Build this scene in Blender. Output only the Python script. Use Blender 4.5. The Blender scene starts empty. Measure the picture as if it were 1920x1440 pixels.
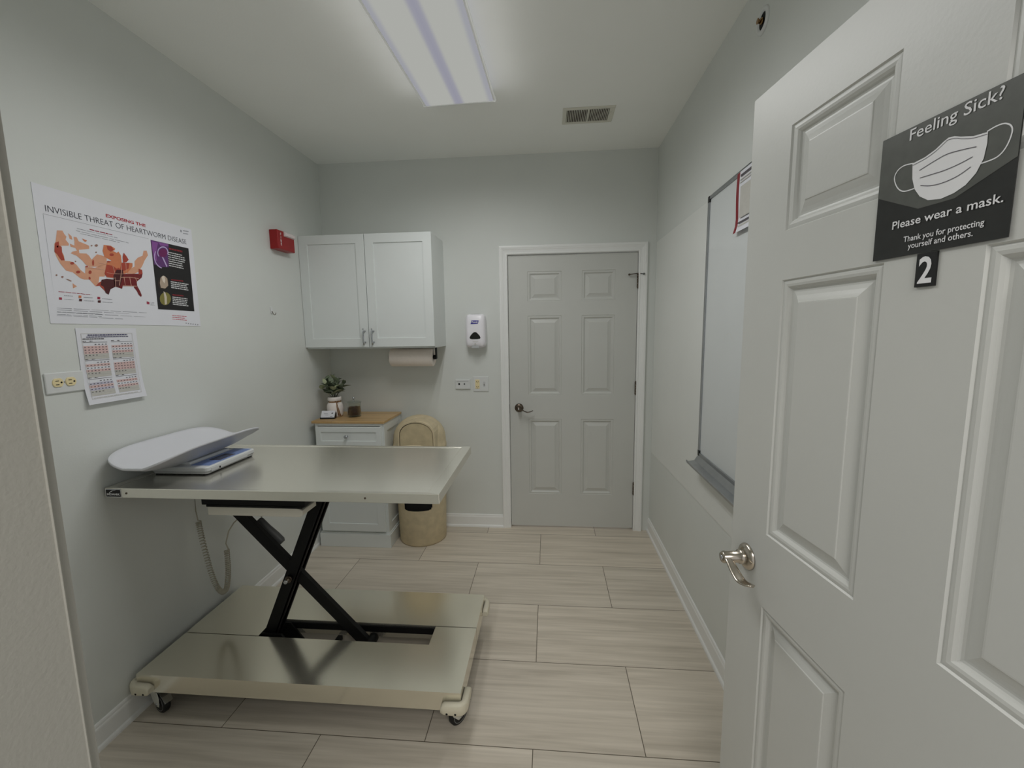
import bpy, bmesh, math, random
from mathutils import Vector, Matrix
R = math.radians
SC = bpy.context.scene
COL = SC.collection

# ------------------------------------------------------------------ camera
W, H, YF = 2.4115, 2.7261, -2.908          # room width, height, inner face of the doorway wall
YAW, PITCH, ROLL, FPX = 0.0864, -0.1255, -0.0142, 802.81
cam_d = bpy.data.cameras.new('camera'); cam = bpy.data.objects.new('camera', cam_d); COL.objects.link(cam)
cam_d.sensor_fit = 'HORIZONTAL'; cam_d.sensor_width = 36.0; cam_d.lens = 36.0 * FPX / 1920.0
cam_d.clip_start = 0.01
fw = Vector((-math.sin(YAW)*math.cos(PITCH), math.cos(YAW)*math.cos(PITCH), math.sin(PITCH)))
r0 = Vector((math.cos(YAW), math.sin(YAW), 0)); u0 = r0.cross(fw)
rt = r0*math.cos(ROLL) + u0*math.sin(ROLL); up = -r0*math.sin(ROLL) + u0*math.cos(ROLL)
m = Matrix((rt, up, -fw)).transposed().to_4x4(); m.translation = (1.6645, -3.1452, 1.5166)
cam.matrix_world = m
SC.camera = cam

# ------------------------------------------------------------------ world, lamps, exposure
wd = bpy.data.worlds.new('corridor_light'); SC.world = wd; wd.use_nodes = True
wd.node_tree.nodes['Background'].inputs[0].default_value = (1.0, 1.0, 0.985, 1)
wd.node_tree.nodes['Background'].inputs[1].default_value = 0.52      # light of the corridor the camera stands in
LAMP_W = 1.95; LAMP_SIDE = 0.03                                                          # watts of each tube segment (see ceiling_light)
LAMP_COL = (1.0, 1.0, 0.985)
ad = bpy.data.lights.new('corridor_fill_light', 'AREA'); ad.shape = 'RECTANGLE'; ad.size = 1.2; ad.size_y = 0.6; ad.energy = 24; ad.color = (1.0, 0.97, 0.92)
ao = bpy.data.objects.new('corridor_fill_light', ad); COL.objects.link(ao); ao.location = (2.0, -4.2, 2.65); ao.rotation_euler = (R(35), 0, 0)   # added fill light, out of view, brightens the lower part of the room
SC.view_settings.view_transform = 'Standard'; SC.view_settings.look = 'None'
SC.view_settings.exposure = 0.17; SC.view_settings.gamma = 1.0
SC.view_settings.use_curve_mapping = False
SC.cycles.max_bounces = 14; SC.cycles.diffuse_bounces = 10; SC.cycles.caustics_reflective = False; SC.cycles.caustics_refractive = False
SC.cycles.sample_clamp_indirect = 3.0
SC.cycles.use_denoising = True

# ------------------------------------------------------------------ materials
def lin(c):
    return tuple(((v/255)/12.92 if v/255 <= 0.04045 else ((v/255+0.055)/1.055)**2.4) for v in c)
MATS = {}
def pm(name, rgb, rough=0.5, metal=0.0, noise=0.0, nscale=20.0, nstretch=(1,1,1), bump=0.0, bscale=200.0, spec=0.5, emit=0.0):
    mt = bpy.data.materials.new(name); mt.use_nodes = True; nt = mt.node_tree; b = nt.nodes['Principled BSDF']
    c = lin(rgb)
    b.inputs['Base Color'].default_value = (*c, 1); b.inputs['Roughness'].default_value = rough
    b.inputs['Metallic'].default_value = metal; b.inputs['Specular IOR Level'].default_value = spec
    if noise or bump:
        tc = nt.nodes.new('ShaderNodeTexCoord'); mp = nt.nodes.new('ShaderNodeMapping')
        mp.inputs['Scale'].default_value = nstretch; nt.links.new(tc.outputs['Object'], mp.inputs[0])
    if noise:
        nz = nt.nodes.new('ShaderNodeTexNoise'); nz.inputs['Scale'].default_value = nscale; nz.inputs['Detail'].default_value = 4
        nt.links.new(mp.outputs[0], nz.inputs['Vector'])
        cr = nt.nodes.new('ShaderNodeValToRGB')
        cr.color_ramp.elements[0].position = 0.3; cr.color_ramp.elements[1].position = 0.7
        cr.color_ramp.elements[0].color = (*[v*(1-noise) for v in c], 1); cr.color_ramp.elements[1].color = (*[min(1, v*(1+noise)) for v in c], 1)
        nt.links.new(nz.outputs[0], cr.inputs[0]); nt.links.new(cr.outputs[0], b.inputs['Base Color'])
    if bump:
        bz = nt.nodes.new('ShaderNodeTexNoise'); bz.inputs['Scale'].default_value = bscale; bz.inputs['Detail'].default_value = 2
        nt.links.new(mp.outputs[0], bz.inputs['Vector'])
        bp = nt.nodes.new('ShaderNodeBump'); bp.inputs['Strength'].default_value = bump; bp.inputs['Distance'].default_value = 0.002
        nt.links.new(bz.outputs[0], bp.inputs['Height']); nt.links.new(bp.outputs[0], b.inputs['Normal'])
    if emit:
        b.inputs['Emission Color'].default_value = (*c, 1); b.inputs['Emission Strength'].default_value = emit
    MATS[name] = mt
    return mt

pm('wall_paint', (213, 216, 213), 0.55, bump=0.12, bscale=160, noise=0.015, nscale=3)
pm('ceiling_paint', (244, 245, 242), 0.8, bump=0.15, bscale=120, noise=0.01, nscale=3)
pm('trim_white', (232, 233, 232), 0.35, noise=0.01, nscale=8)
pm('door_white', (196, 197, 193), 0.38, bump=0.08, bscale=140, noise=0.01, nscale=5)
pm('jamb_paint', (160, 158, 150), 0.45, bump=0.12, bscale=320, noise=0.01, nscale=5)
pm('cabinet_white', (220, 224, 223), 0.4, noise=0.008, nscale=6)
pm('panel_white', (222, 224, 221), 0.3, bump=0.05, bscale=90, noise=0.01, nscale=4)
pm('board_white', (211, 215, 216), 0.12, noise=0.006, nscale=6)
pm('aluminium', (172, 175, 178), 0.35, 0.85, noise=0.05, nscale=30)
pm('nickel', (186, 178, 166), 0.22, 1.0, noise=0.04, nscale=60)
pm('bronze_metal', (104, 94, 84), 0.3, 1.0, noise=0.1, nscale=60)
pm('chrome', (190, 193, 198), 0.2, 0.95, noise=0.02, nscale=40)
pm('black_steel', (11, 11, 12), 0.55, spec=0.25, noise=0.2, nscale=20)
pm('black_plastic', (16, 16, 17), 0.4, noise=0.1, nscale=20)
pm('dark_gap', (6, 6, 6), 0.9, noise=0.1, nscale=20)
pm('bumper_plastic', (216, 210, 190), 0.45, noise=0.03, nscale=30)
pm('tray_plastic', (216, 217, 223), 0.3, noise=0.01, nscale=8)
pm('scale_plastic', (226, 228, 228), 0.4, noise=0.01, nscale=20)
pm('scale_blue', (128, 150, 200), 0.4, noise=0.04, nscale=20)
pm('lcd_grey', (82, 88, 104), 0.15, noise=0.05, nscale=40)
pm('housing_cream', (218, 214, 202), 0.45, noise=0.02, nscale=12)
pm('cord_beige', (176, 171, 155), 0.5, noise=0.05, nscale=40)
pm('remote_grey', (96, 98, 98), 0.5, noise=0.05, nscale=40)
pm('rubber', (18, 18, 19), 0.6, noise=0.1, nscale=50)
pm('wheel_grey', (150, 152, 154), 0.4, noise=0.03, nscale=40)
pm('zinc', (222, 222, 215), 0.35, 0.5, noise=0.05, nscale=60)
pm('tan_plastic', (205, 190, 158), 0.55, noise=0.09, nscale=22, bump=0.1, bscale=120)
pm('tan_flap', (194, 179, 146), 0.55, noise=0.12, nscale=18, bump=0.1, bscale=120)
pm('ceramic', (235, 228, 224), 0.45, noise=0.02, nscale=40)
pm('twine', (140, 104, 66), 0.9, noise=0.25, nscale=120)
pm('leaf_green', (112, 124, 102), 0.6, noise=0.35, nscale=28)
pm('leaf_pale', (166, 174, 140), 0.6, noise=0.2, nscale=40)
pm('stem_green', (66, 74, 50), 0.7, noise=0.2, nscale=40)
pm('kibble', (62, 32, 28), 0.7, noise=0.35, nscale=90)
pm('paper', (222, 223, 230), 0.65, noise=0.006, nscale=20)
pm('towel_paper', (240, 230, 222), 0.85, noise=0.02, nscale=60, bump=0.3, bscale=220)
pm('fire_red', (150, 12, 16), 0.35, noise=0.04, nscale=20)
pm('strobe_lens', (225, 214, 214), 0.1, noise=0.08, nscale=60)
pm('print_white', (226, 226, 228), 0.5, noise=0.01, nscale=20)
pm('ivory', (232, 216, 170), 0.4, noise=0.02, nscale=40)
pm('plate_white', (216, 218, 218), 0.35, noise=0.01, nscale=20)
pm('dispenser_white', (236, 234, 240), 0.3, noise=0.01, nscale=20)
pm('dispenser_grey', (180, 182, 184), 0.35, noise=0.02, nscale=20)
pm('window_black', (12, 12, 13), 0.12, noise=0.1, nscale=20)
pm('logo_blue', (52, 44, 150), 0.4, noise=0.03, nscale=20)
pm('sign_black', (38, 39, 38), 0.28, noise=0.12, nscale=60)
pm('sign_grey', (86, 88, 84), 0.3, noise=0.08, nscale=60)
pm('vent_white', (214, 212, 200), 0.4, noise=0.01, nscale=20)
pm('vent_dark', (58, 48, 40), 0.8, noise=0.15, nscale=30)
pm('brass', (150, 120, 80), 0.3, 1.0, noise=0.1, nscale=50)
PRINT = {'m0': (216, 170, 150), 'm1': (214, 158, 128), 'm2': (206, 124, 84), 'm3': (168, 66, 48), 'm4': (112, 22, 26), 'm5': (70, 14, 18), 'm6': (150, 116, 104),
         'k': (20, 18, 20), 'p1': (92, 50, 110), 'p2': (134, 78, 150), 'p3': (190, 170, 214), 'p4': (108, 26, 88), 'd1': (52, 40, 34), 'd2': (176, 158, 140), 'd3': (222, 210, 196),
         'd4': (128, 122, 60), 'd5': (206, 196, 180), 'w': (206, 206, 208), 'g': (150, 152, 160), 'r': (130, 30, 40), 'r2': (190, 70, 90), 'r3': (156, 46, 70), 't': (44, 44, 58), 'rt': (176, 24, 44),
         'n': (52, 48, 92), 'pk': (216, 186, 184), 'lg': (192, 190, 184), 'dk': (84, 80, 86), 'lb': (192, 190, 206)}
for k, v in PRINT.items(): pm('print_'+k, v, 0.6, noise=0.03, nscale=60)

# brushed stainless steel
def steel(name, rgb, rough, stretch):
    mt = pm(name, rgb, rough, 0.86); nt = mt.node_tree; b = nt.nodes['Principled BSDF']
    tc = nt.nodes.new('ShaderNodeTexCoord'); mp = nt.nodes.new('ShaderNodeMapping'); mp.inputs['Scale'].default_value = stretch
    nz = nt.nodes.new('ShaderNodeTexNoise'); nz.inputs['Scale'].default_value = 60; nz.inputs['Detail'].default_value = 3
    mr = nt.nodes.new('ShaderNodeMapRange'); mr.inputs[3].default_value = rough-0.05; mr.inputs[4].default_value = rough+0.07
    bp = nt.nodes.new('ShaderNodeBump'); bp.inputs['Strength'].default_value = 0.05; bp.inputs['Distance'].default_value = 0.001
    nt.links.new(tc.outputs['Object'], mp.inputs[0]); nt.links.new(mp.outputs[0], nz.inputs['Vector'])
    nt.links.new(nz.outputs[0], mr.inputs[0]); nt.links.new(mr.outputs[0], b.inputs['Roughness'])
    nt.links.new(nz.outputs[0], bp.inputs['Height']); nt.links.new(bp.outputs[0], b.inputs['Normal'])
    return mt
steel('steel_top', (247, 244, 234), 0.2, (0.35, 14, 14))
steel('steel_base', (242, 237, 221), 0.17, (0.35, 14, 14))

# plank-format porcelain tile, streaks along the tile
def floor_mat():
    mt = pm('floor_tile', (190, 182, 168), 0.42); nt = mt.node_tree; b = nt.nodes['Principled BSDF']; L = nt.links.new
    tc = nt.nodes.new('ShaderNodeTexCoord'); mp = nt.nodes.new('ShaderNodeMapping')
    mp.inputs['Location'].default_value = (0.011, 0.11 + 20*0.4136, 0)
    L(tc.outputs['Object'], mp.inputs[0])
    def brick(c1, c2, mc):
        br = nt.nodes.new('ShaderNodeTexBrick'); br.offset = 0.5; br.offset_frequency = 2; br.squash = 1.0
        br.inputs['Scale'].default_value = 1.0; br.inputs['Brick Width'].default_value = 0.8065; br.inputs['Row Height'].default_value = 0.4136
        br.inputs['Mortar Size'].default_value = 0.0016; br.inputs['Mortar Smooth'].default_value = 0.0; br.inputs['Bias'].default_value = 0.0
        br.inputs['Color1'].default_value = c1; br.inputs['Color2'].default_value = c2; br.inputs['Mortar'].default_value = mc
        L(mp.outputs[0], br.inputs['Vector']); return br
    rnd = brick((0, 0, 0, 1), (1, 1, 1, 1), (0.5, 0.5, 0.5, 1))
    shift = nt.nodes.new('ShaderNodeVectorMath'); shift.operation = 'MULTIPLY_ADD'
    shift.inputs[1].default_value = (7.0, 13.0, 5.0); L(rnd.outputs['Color'], shift.inputs[0]); L(tc.outputs['Object'], shift.inputs[2])
    def streak(scale, det, dist):
        m2 = nt.nodes.new('ShaderNodeMapping'); m2.inputs['Scale'].default_value = scale
        n = nt.nodes.new('ShaderNodeTexNoise'); n.inputs['Scale'].default_value = 1; n.inputs['Detail'].default_value = det; n.inputs['Distortion'].default_value = dist
        L(shift.outputs[0], m2.inputs[0]); L(m2.outputs[0], n.inputs['Vector']); return n
    s1 = streak((1.3, 26, 1), 5, 0.6); s2 = streak((3.0, 75, 1), 4, 0.3)
    mixf = nt.nodes.new('ShaderNodeMix'); mixf.inputs[0].default_value = 0.42
    L(s1.outputs[0], mixf.inputs[2]); L(s2.outputs[0], mixf.inputs[3])
    cr = nt.nodes.new('ShaderNodeValToRGB'); e = cr.color_ramp.elements
    e[0].position = 0.30; e[0].color = (*lin((183, 174, 160)), 1); e[1].position = 0.70; e[1].color = (*lin((220, 211, 197)), 1)
    x = cr.color_ramp.elements.new(0.5); x.color = (*lin((204, 195, 181)), 1)
    L(mixf.outputs[0], cr.inputs[0])
    tint = brick((*[0.96]*3, 1), (1.03, 1.02, 1.01, 1), (0.22, 0.2, 0.17, 1))
    mul = nt.nodes.new('ShaderNodeMix'); mul.data_type = 'RGBA'; mul.blend_type = 'MULTIPLY'; mul.inputs[0].default_value = 1.0
    L(cr.outputs[0], mul.inputs[6]); L(tint.outputs['Color'], mul.inputs[7]); L(mul.outputs[2], b.inputs['Base Color'])
    bp = nt.nodes.new('ShaderNodeBump'); bp.inputs['Strength'].default_value = 0.35; bp.inputs['Distance'].default_value = 0.002; bp.invert = True
    L(tint.outputs['Fac'], bp.inputs['Height']); L(bp.outputs[0], b.inputs['Normal'])
floor_mat()

def wood_mat():
    mt = pm('butcher_block', (206, 172, 120), 0.4); nt = mt.node_tree; b = nt.nodes['Principled BSDF']; L = nt.links.new
    tc = nt.nodes.new('ShaderNodeTexCoord')
    br = nt.nodes.new('ShaderNodeTexBrick'); br.offset = 0.37
    br.inputs['Scale'].default_value = 1; br.inputs['Brick Width'].default_value = 0.3; br.inputs['Row Height'].default_value = 0.045
    br.inputs['Mortar Size'].default_value = 0.0006; br.inputs['Color1'].default_value = (*lin((222, 188, 138)), 1); br.inputs['Color2'].default_value = (*lin((200, 164, 112)), 1); br.inputs['Mortar'].default_value = (*lin((170, 134, 88)), 1)
    mp = nt.nodes.new('ShaderNodeMapping'); mp.inputs['Scale'].default_value = (6, 90, 20)
    nz = nt.nodes.new('ShaderNodeTexNoise'); nz.inputs['Scale'].default_value = 1; nz.inputs['Detail'].default_value = 4
    mul = nt.nodes.new('ShaderNodeMix'); mul.data_type = 'RGBA'; mul.blend_type = 'MULTIPLY'; mul.inputs[0].default_value = 0.35
    L(tc.outputs['Object'], br.inputs['Vector']); L(tc.outputs['Object'], mp.inputs[0]); L(mp.outputs[0], nz.inputs['Vector'])
    L(br.outputs['Color'], mul.inputs[6]); L(nz.outputs[0], mul.inputs[7]); L(mul.outputs[2], b.inputs['Base Color'])
wood_mat()

def glass_mat():
    mt = bpy.data.materials.new('jar_glass'); mt.use_nodes = True; nt = mt.node_tree; nt.nodes.clear(); L = nt.links.new
    out = nt.nodes.new('ShaderNodeOutputMaterial'); mix = nt.nodes.new('ShaderNodeMixShader')
    tr = nt.nodes.new('ShaderNodeBsdfTransparent'); tr.inputs[0].default_value = (0.93, 0.95, 0.94, 1)
    gl = nt.nodes.new('ShaderNodeBsdfGlossy'); gl.inputs['Roughness'].default_value = 0.05; gl.inputs[0].default_value = (0.9, 0.93, 0.92, 1)
    lw = nt.nodes.new('ShaderNodeLayerWeight'); lw.inputs[0].default_value = 0.18
    L(lw.outputs['Facing'], mix.inputs[0]); L(tr.outputs[0], mix.inputs[1]); L(gl.outputs[0], mix.inputs[2]); L(mix.outputs[0], out.inputs[0])
    MATS['jar_glass'] = mt
glass_mat()

# ceiling-light lens: a lit acrylic lens, two tubes behind it
def lens_mat():
    mt = bpy.data.materials.new('lit_lens'); mt.use_nodes = True; nt = mt.node_tree; b = nt.nodes['Principled BSDF']; L = nt.links.new
    b.inputs['Base Color'].default_value = (0.0, 0.0, 0.0, 1); b.inputs['Roughness'].default_value = 0.6; b.inputs['Specular IOR Level'].default_value = 0.0
    tc = nt.nodes.new('ShaderNodeTexCoord'); sp = nt.nodes.new('ShaderNodeSeparateXYZ'); L(tc.outputs['Object'], sp.inputs[0])
    ab = nt.nodes.new('ShaderNodeMath'); ab.operation = 'ABSOLUTE'; L(sp.outputs['X'], ab.inputs[0])
    cr = nt.nodes.new('ShaderNodeValToRGB'); cr.color_ramp.interpolation = 'EASE'; e = cr.color_ramp.elements
    e[0].position = 0.0; e[0].color = (0.275, 0.275, 0.33, 1); e[1].position = 0.035; e[1].color = (0.385, 0.39, 0.365, 1)
    for p, c in ((0.012, (0.285, 0.285, 0.335, 1)), (0.14, (0.385, 0.39, 0.365, 1)), (0.165, (0.31, 0.315, 0.345, 1))):
        x = e.new(p); x.color = c
    L(ab.outputs[0], cr.inputs[0]); L(cr.outputs[0], b.inputs['Emission Color']); b.inputs['Emission Strength'].default_value = 0.92
    MATS['lit_lens'] = mt
lens_mat()

# ------------------------------------------------------------------ mesh helpers
class MB:
    """collects shapes (world or local coordinates) for ONE mesh"""
    def __init__(s): s.v = []; s.f = []; s.mi = []; s.sm = []; s.T = Matrix.Identity(4)
    def add(s, verts, faces, mat=0, smooth=False):
        o = len(s.v); s.v += [s.T @ Vector(p) for p in verts]
        for f in faces: s.f.append([o+i for i in f]); s.mi.append(mat); s.sm.append(smooth)
        return s
    def box(s, x0, y0, z0, x1, y1, z1, mat=0):
        if x0 > x1: x0, x1 = x1, x0
        if y0 > y1: y0, y1 = y1, y0
        if z0 > z1: z0, z1 = z1, z0
        v = [(x0,y0,z0),(x1,y0,z0),(x1,y1,z0),(x0,y1,z0),(x0,y0,z1),(x1,y0,z1),(x1,y1,z1),(x0,y1,z1)]
        return s.add(v, [(0,3,2,1),(4,5,6,7),(0,1,5,4),(1,2,6,5),(2,3,7,6),(3,0,4,7)], mat)
    def loft(s, rings, mat=0, smooth=True, cap=True, closed=True):
        n = len(rings[0]); v = [p for r in rings for p in r]; f = []
        for k in range(len(rings)-1):
            for i in range(n if closed else n-1):
                j = (i+1) % n; f.append((k*n+i, k*n+j, (k+1)*n+j, (k+1)*n+i))
        s.add(v, f, mat, smooth)
        if cap:
            s.add(rings[0], [tuple(range(n-1, -1, -1))], mat, False); s.add(rings[-1], [tuple(range(n))], mat, False)
        return s
    def lathe(s, prof, c=(0,0,0), axis='z', n=32, mat=0, smooth=True, cap=True):
        rings = []
        for r, h in prof:
            ring = []
            for i in range(n):
                a = 2*math.pi*i/n; p, q = r*math.cos(a), r*math.sin(a)
                ring.append({'z': (c[0]+p, c[1]+q, c[2]+h), 'y': (c[0]+p, c[1]+h, c[2]+q), 'x': (c[0]+h, c[1]+p, c[2]+q)}[axis])
            rings.append(ring)
        return s.loft(rings, mat, smooth, cap)
    def cyl(s, c, r, h, axis='z', n=24, mat=0, r2=None):
        return s.lathe([(r, 0), (r if r2 is None else r2, h)], c, axis, n, mat)
    def sweep(s, path, ra, rb=None, n=10, mat=0, upv=(0,0,1), cap=True):
        path = [Vector(p) for p in path]; rings = []; U = Vector(upv)
        for i, p in enumerate(path):
            t = (path[min(i+1, len(path)-1)] - path[max(i-1, 0)]).normalized()
            a = t.cross(U)
            if a.length < 1e-4: a = t.cross(Vector((1, 0, 0)))
            a.normalize(); b = a.cross(t).normalized()
            x = ra[i] if isinstance(ra, (list, tuple)) else ra
            y = x if rb is None else (rb[i] if isinstance(rb, (list, tuple)) else rb)
            rings.append([tuple(p + a*x*math.cos(2*math.pi*k/n) + b*y*math.sin(2*math.pi*k/n)) for k in range(n)])
        return s.loft(rings, mat, True, cap)
    def bar(s, a, b, w, d, mat=0, wd=(0,1,0)):
        """straight bar of rectangular section: d along wd, w across it"""
        a = Vector(a); b = Vector(b); t = (b-a).normalized(); dv = Vector(wd).normalized(); wv = t.cross(dv).normalized()
        q = lambda p: [tuple(p + wv*w/2*i + dv*d/2*j) for i, j in ((-1,-1),(1,-1),(1,1),(-1,1))]
        return s.loft([q(a), q(b)], mat, False)
    def prism(s, poly, y0, y1, mat=0, smooth=False, plane='xz'):
        """polygon (list of 2-tuples) extruded between two depths"""
        mk = {'xz': lambda p, d: (p[0], d, p[1]), 'yz': lambda p, d: (d, p[0], p[1]), 'xy': lambda p, d: (p[0], p[1], d)}[plane]
        return s.loft([[mk(p, y0) for p in poly], [mk(p, y1) for p in poly]], mat, smooth)
    def poly(s, pts, mat=0): return s.add(pts, [tuple(range(len(pts)))], mat)

def text_into(mb, body, size, M, mat=0, align='CENTER', bold=0.0, shear=0.0, width=None, ext=0.0):
    cu = bpy.data.curves.new('lettering', 'FONT'); cu.body = body; cu.size = size; cu.align_x = align; cu.offset = bold; cu.shear = shear; cu.extrude = ext; cu.resolution_u = 3
    ob = bpy.data.objects.new('lettering', cu); COL.objects.link(ob)
    dg = bpy.context.evaluated_depsgraph_get(); me = ob.evaluated_get(dg).to_mesh()
    vs = [v.co.copy() for v in me.vertices]; fs = [tuple(p.vertices) for p in me.polygons]
    ob.evaluated_get(dg).to_mesh_clear(); bpy.data.objects.remove(ob); bpy.data.curves.remove(cu)
    if width and vs:
        x0 = min(v.x for v in vs); x1 = max(v.x for v in vs); k = width/(x1-x0)
        for v in vs: v.x *= k
    old = mb.T; mb.T = old @ M; mb.add(vs, fs, mat); mb.T = old

WM = {}
def obj(name, mb, mats, parent=None, origin=None, bevel=0.0, seg=2, angle=40, weld=True, kind=None, label=None, subsurf=0, M=None):
    """ONE mesh object out of an MB given in world coordinates"""
    if parent is not None: base = WM[parent.name]
    else:
        base = M.copy() if M is not None else Matrix.Translation(Vector(origin or (0, 0, 0)))
    inv = base.inverted()
    me = bpy.data.meshes.new(name)
    me.from_pydata([inv @ v for v in mb.v], [], mb.f)
    for k, p in enumerate(me.polygons): p.material_index = mb.mi[k]; p.use_smooth = mb.sm[k]
    for mt in (mats if isinstance(mats, (list, tuple)) else [mats]): me.materials.append(MATS[mt])
    if weld:
        bm = bmesh.new(); bm.from_mesh(me); bmesh.ops.remove_doubles(bm, verts=bm.verts, dist=1e-5)
        bmesh.ops.recalc_face_normals(bm, faces=bm.faces); bm.to_mesh(me); bm.free()
    me.update()
    o = bpy.data.objects.new(name, me); COL.objects.link(o)
    if parent is not None: o.parent = parent
    else: o.matrix_world = base
    WM[o.name] = base
    if bevel:
        md = o.modifiers.new('bevel', 'BEVEL'); md.width = bevel; md.segments = seg; md.limit_method = 'ANGLE'; md.angle_limit = R(angle)
    if subsurf:
        md = o.modifiers.new('subsurf', 'SUBSURF'); md.levels = subsurf; md.render_levels = subsurf
    if kind: o['kind'] = kind
    if label: o['label'] = label
    return o
def tag(o, label, cat, group=None, kind=None):
    o['label'] = label; o['category'] = cat
    if group: o['group'] = group
    if kind: o['kind'] = kind
    return o
def thing(name, label, cat, loc, rot=0.0, group=None):
    o = bpy.data.objects.new(name, None); COL.objects.link(o); o.empty_display_size = 0.05
    M = Matrix.Translation(Vector(loc)) @ Matrix.Rotation(rot, 4, 'Z'); o.matrix_world = M; WM[o.name] = M
    return tag(o, label, cat, group)
def rrect(x0, x1, y0, y1, r, z, n=5):
    out = []
    for cx, cy, a0 in ((x1-r, y1-r, 0), (x0+r, y1-r, 90), (x0+r, y0+r, 180), (x1-r, y0+r, 270)):
        for i in range(n+1):
            a = R(a0 + 90*i/n); out.append((cx + r*math.cos(a), cy + r*math.sin(a), z))
    return out

# ================================================================== SETTING
def struct(name, mb, mats, **k): return obj(name, mb, mats, kind='structure', **k)
T = 0.12
DX, DW, DZ = 1.3742, 0.9167, 2.045                       # far door: left edge, width, top
struct('floor', MB().box(-T, -3.9, -0.08, W+T, 0.2, 0.0), 'floor_tile')
struct('ceiling', MB().box(-T, YF-T, H, W+T, T, H+0.1), 'ceiling_paint')
struct('wall_left', MB().box(-T, YF-T, 0, 0, T, H), 'wall_paint')
struct('wall_right', MB().box(W, YF-T, 0, W+T, T, H), 'wall_paint')
OPL, OPR, OPT = DX-0.022, DX+DW+0.02, DZ+0.022
wb = MB(); wb.box(0, 0, 0, OPL, T, H); wb.box(OPR, 0, 0, W, T, H); wb.box(OPL, 0, OPT, OPR, T, H)
struct('wall_back', wb, 'wall_paint')
JL, JR = 1.345, 2.288                                     # doorway the camera stands in
wf = MB(); wf.box(0, YF-T, 0, JL-0.02, YF, H); wf.box(JR+0.02, YF-T, 0, W, YF, H); wf.box(JL-0.02, YF-T, DZ+0.03, JR+0.02, YF, H)
struct('wall_front', wf, 'wall_paint')

# baseboards: flat board with a moulded top and a shoe moulding at the floor
BP = [(0, 0), (0.019, 0), (0.0185, 0.008), (0.016, 0.0145), (0.012, 0.018), (0.0105, 0.019), (0.0105, 0.078), (0.0095, 0.083), (0.0075, 0.087), (0.0070, 0.094), (0.005, 0.099), (0.002, 0.101), (0, 0.101)]
def base(name, a, b, n):
    a = Vector(a); b = Vector(b); n = Vector(n)
    mb = MB(); mb.loft([[tuple(p + n*d + Vector((0, 0, z))) for d, z in BP] for p in (a, b)], 0, False)
    return struct(name, mb, 'trim_white')
base('baseboard_left', (0, YF, 0), (0, 0, 0), (1, 0, 0))
base('baseboard_right', (W, YF, 0), (W, 0, 0), (-1, 0, 0))
base('baseboard_back', (0.0195, 0, 0), (DX-0.062, 0, 0), (0, -1, 0))

# door casing, mitred, three-step colonial profile; plus the jamb lining
CP = [(0.0, 0.0), (0.0, 0.010), (0.004, 0.0125), (0.010, 0.0125), (0.013, 0.0105), (0.030, 0.0135), (0.034, 0.016), (0.040, 0.0165), (0.043, 0.0185), (0.052, 0.019), (0.057, 0.018), (0.060, 0.0145), (0.060, 0.0)]
def casing(mb, xl, xr, zt, y, s):
    st = [lambda o: (xl-o, 0.0), lambda o: (xl-o, zt+o), lambda o: (xr+o, zt+o), lambda o: (xr+o, 0.0)]
    mb.loft([[(f(o)[0], y + s*d, f(o)[1]) for o, d in CP] for f in st], 0, False)
c1 = MB(); casing(c1, DX-0.004, DX+DW+0.004, DZ+0.006, 0, -1)
c1.box(OPL, 0.0, 0, DX-0.003, T, OPT); c1.box(DX+DW+0.003, 0.0, 0, OPR, T, OPT); c1.box(DX-0.003, 0.0, DZ+0.004, DX+DW+0.003, T, OPT)
c1.box(DX-0.003, 0.052, 0, DX+0.010, 0.066, DZ); c1.box(DX+DW-0.010, 0.052, 0, DX+DW+0.003, 0.066, DZ)
t1 = struct('trim_1', c1, 'trim_white')
c2 = MB()
c2.box(JL-0.02, YF-T-0.004, 0, JL, YF, DZ+0.03); c2.box(JR, YF-T-0.004, 0, JR+0.02, YF, DZ+0.03); c2.box(JL, YF-T-0.004, DZ+0.012, JR, YF, DZ+0.03)
struct('trim_2', c2, 'jamb_paint', bevel=0.0025)
c3 = MB(); casing(c3, JL-0.006, JR+0.006, DZ+0.018, YF, 1)
struct('trim_3', c3, 'jamb_paint')

# six-panel moulded doors
U = (0.1389, 0.3843, 0.5286, 0.7651); V = (0.269, 0.8522, 1.0329, 1.6153, 1.7186, 1.9306)
PP = [(0.0, 0.0), (0.0025, 0.0035), (0.0055, 0.0028), (0.010, 0.0022), (0.015, 0.0032), (0.019, 0.0065), (0.021, 0.0100), (0.0245, 0.0112), (0.028, 0.0108), (0.036, 0.0085), (0.044, 0.0055), (0.0485, 0.0040), (0.050, 0.0025), (0.0525, 0.0022)]
def door_slab(mb, zb, th):
    xs = (0, *U, DW); zs = (zb, *V, DZ)
    for y, s in ((0.0, 1), (th, -1)):
        for i in range(5):
            for j in range(7):
                x0, x1, z0, z1 = xs[i], xs[i+1], zs[j], zs[j+1]
                if i in (1, 3) and j in (1, 3, 5):
                    rings = [[(x0+o, y+s*d, z0+o), (x1-o, y+s*d, z0+o), (x1-o, y+s*d, z1-o), (x0+o, y+s*d, z1-o)] for o, d in PP]
                    mb.loft(rings, 0, False, cap=False); mb.poly(rings[-1])
                else: mb.poly([(x0, y, z0), (x1, y, z0), (x1, y, z1), (x0, y, z1)])
    for i in range(5):
        for z in (zb, DZ): mb.poly([(xs[i], 0, z), (xs[i+1], 0, z), (xs[i+1], th, z), (xs[i], th, z)])
    for j in range(7):
        for x in (0, DW): mb.poly([(x, 0, zs[j]), (x, 0, zs[j+1]), (x, th, zs[j+1]), (x, th, zs[j])])
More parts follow.
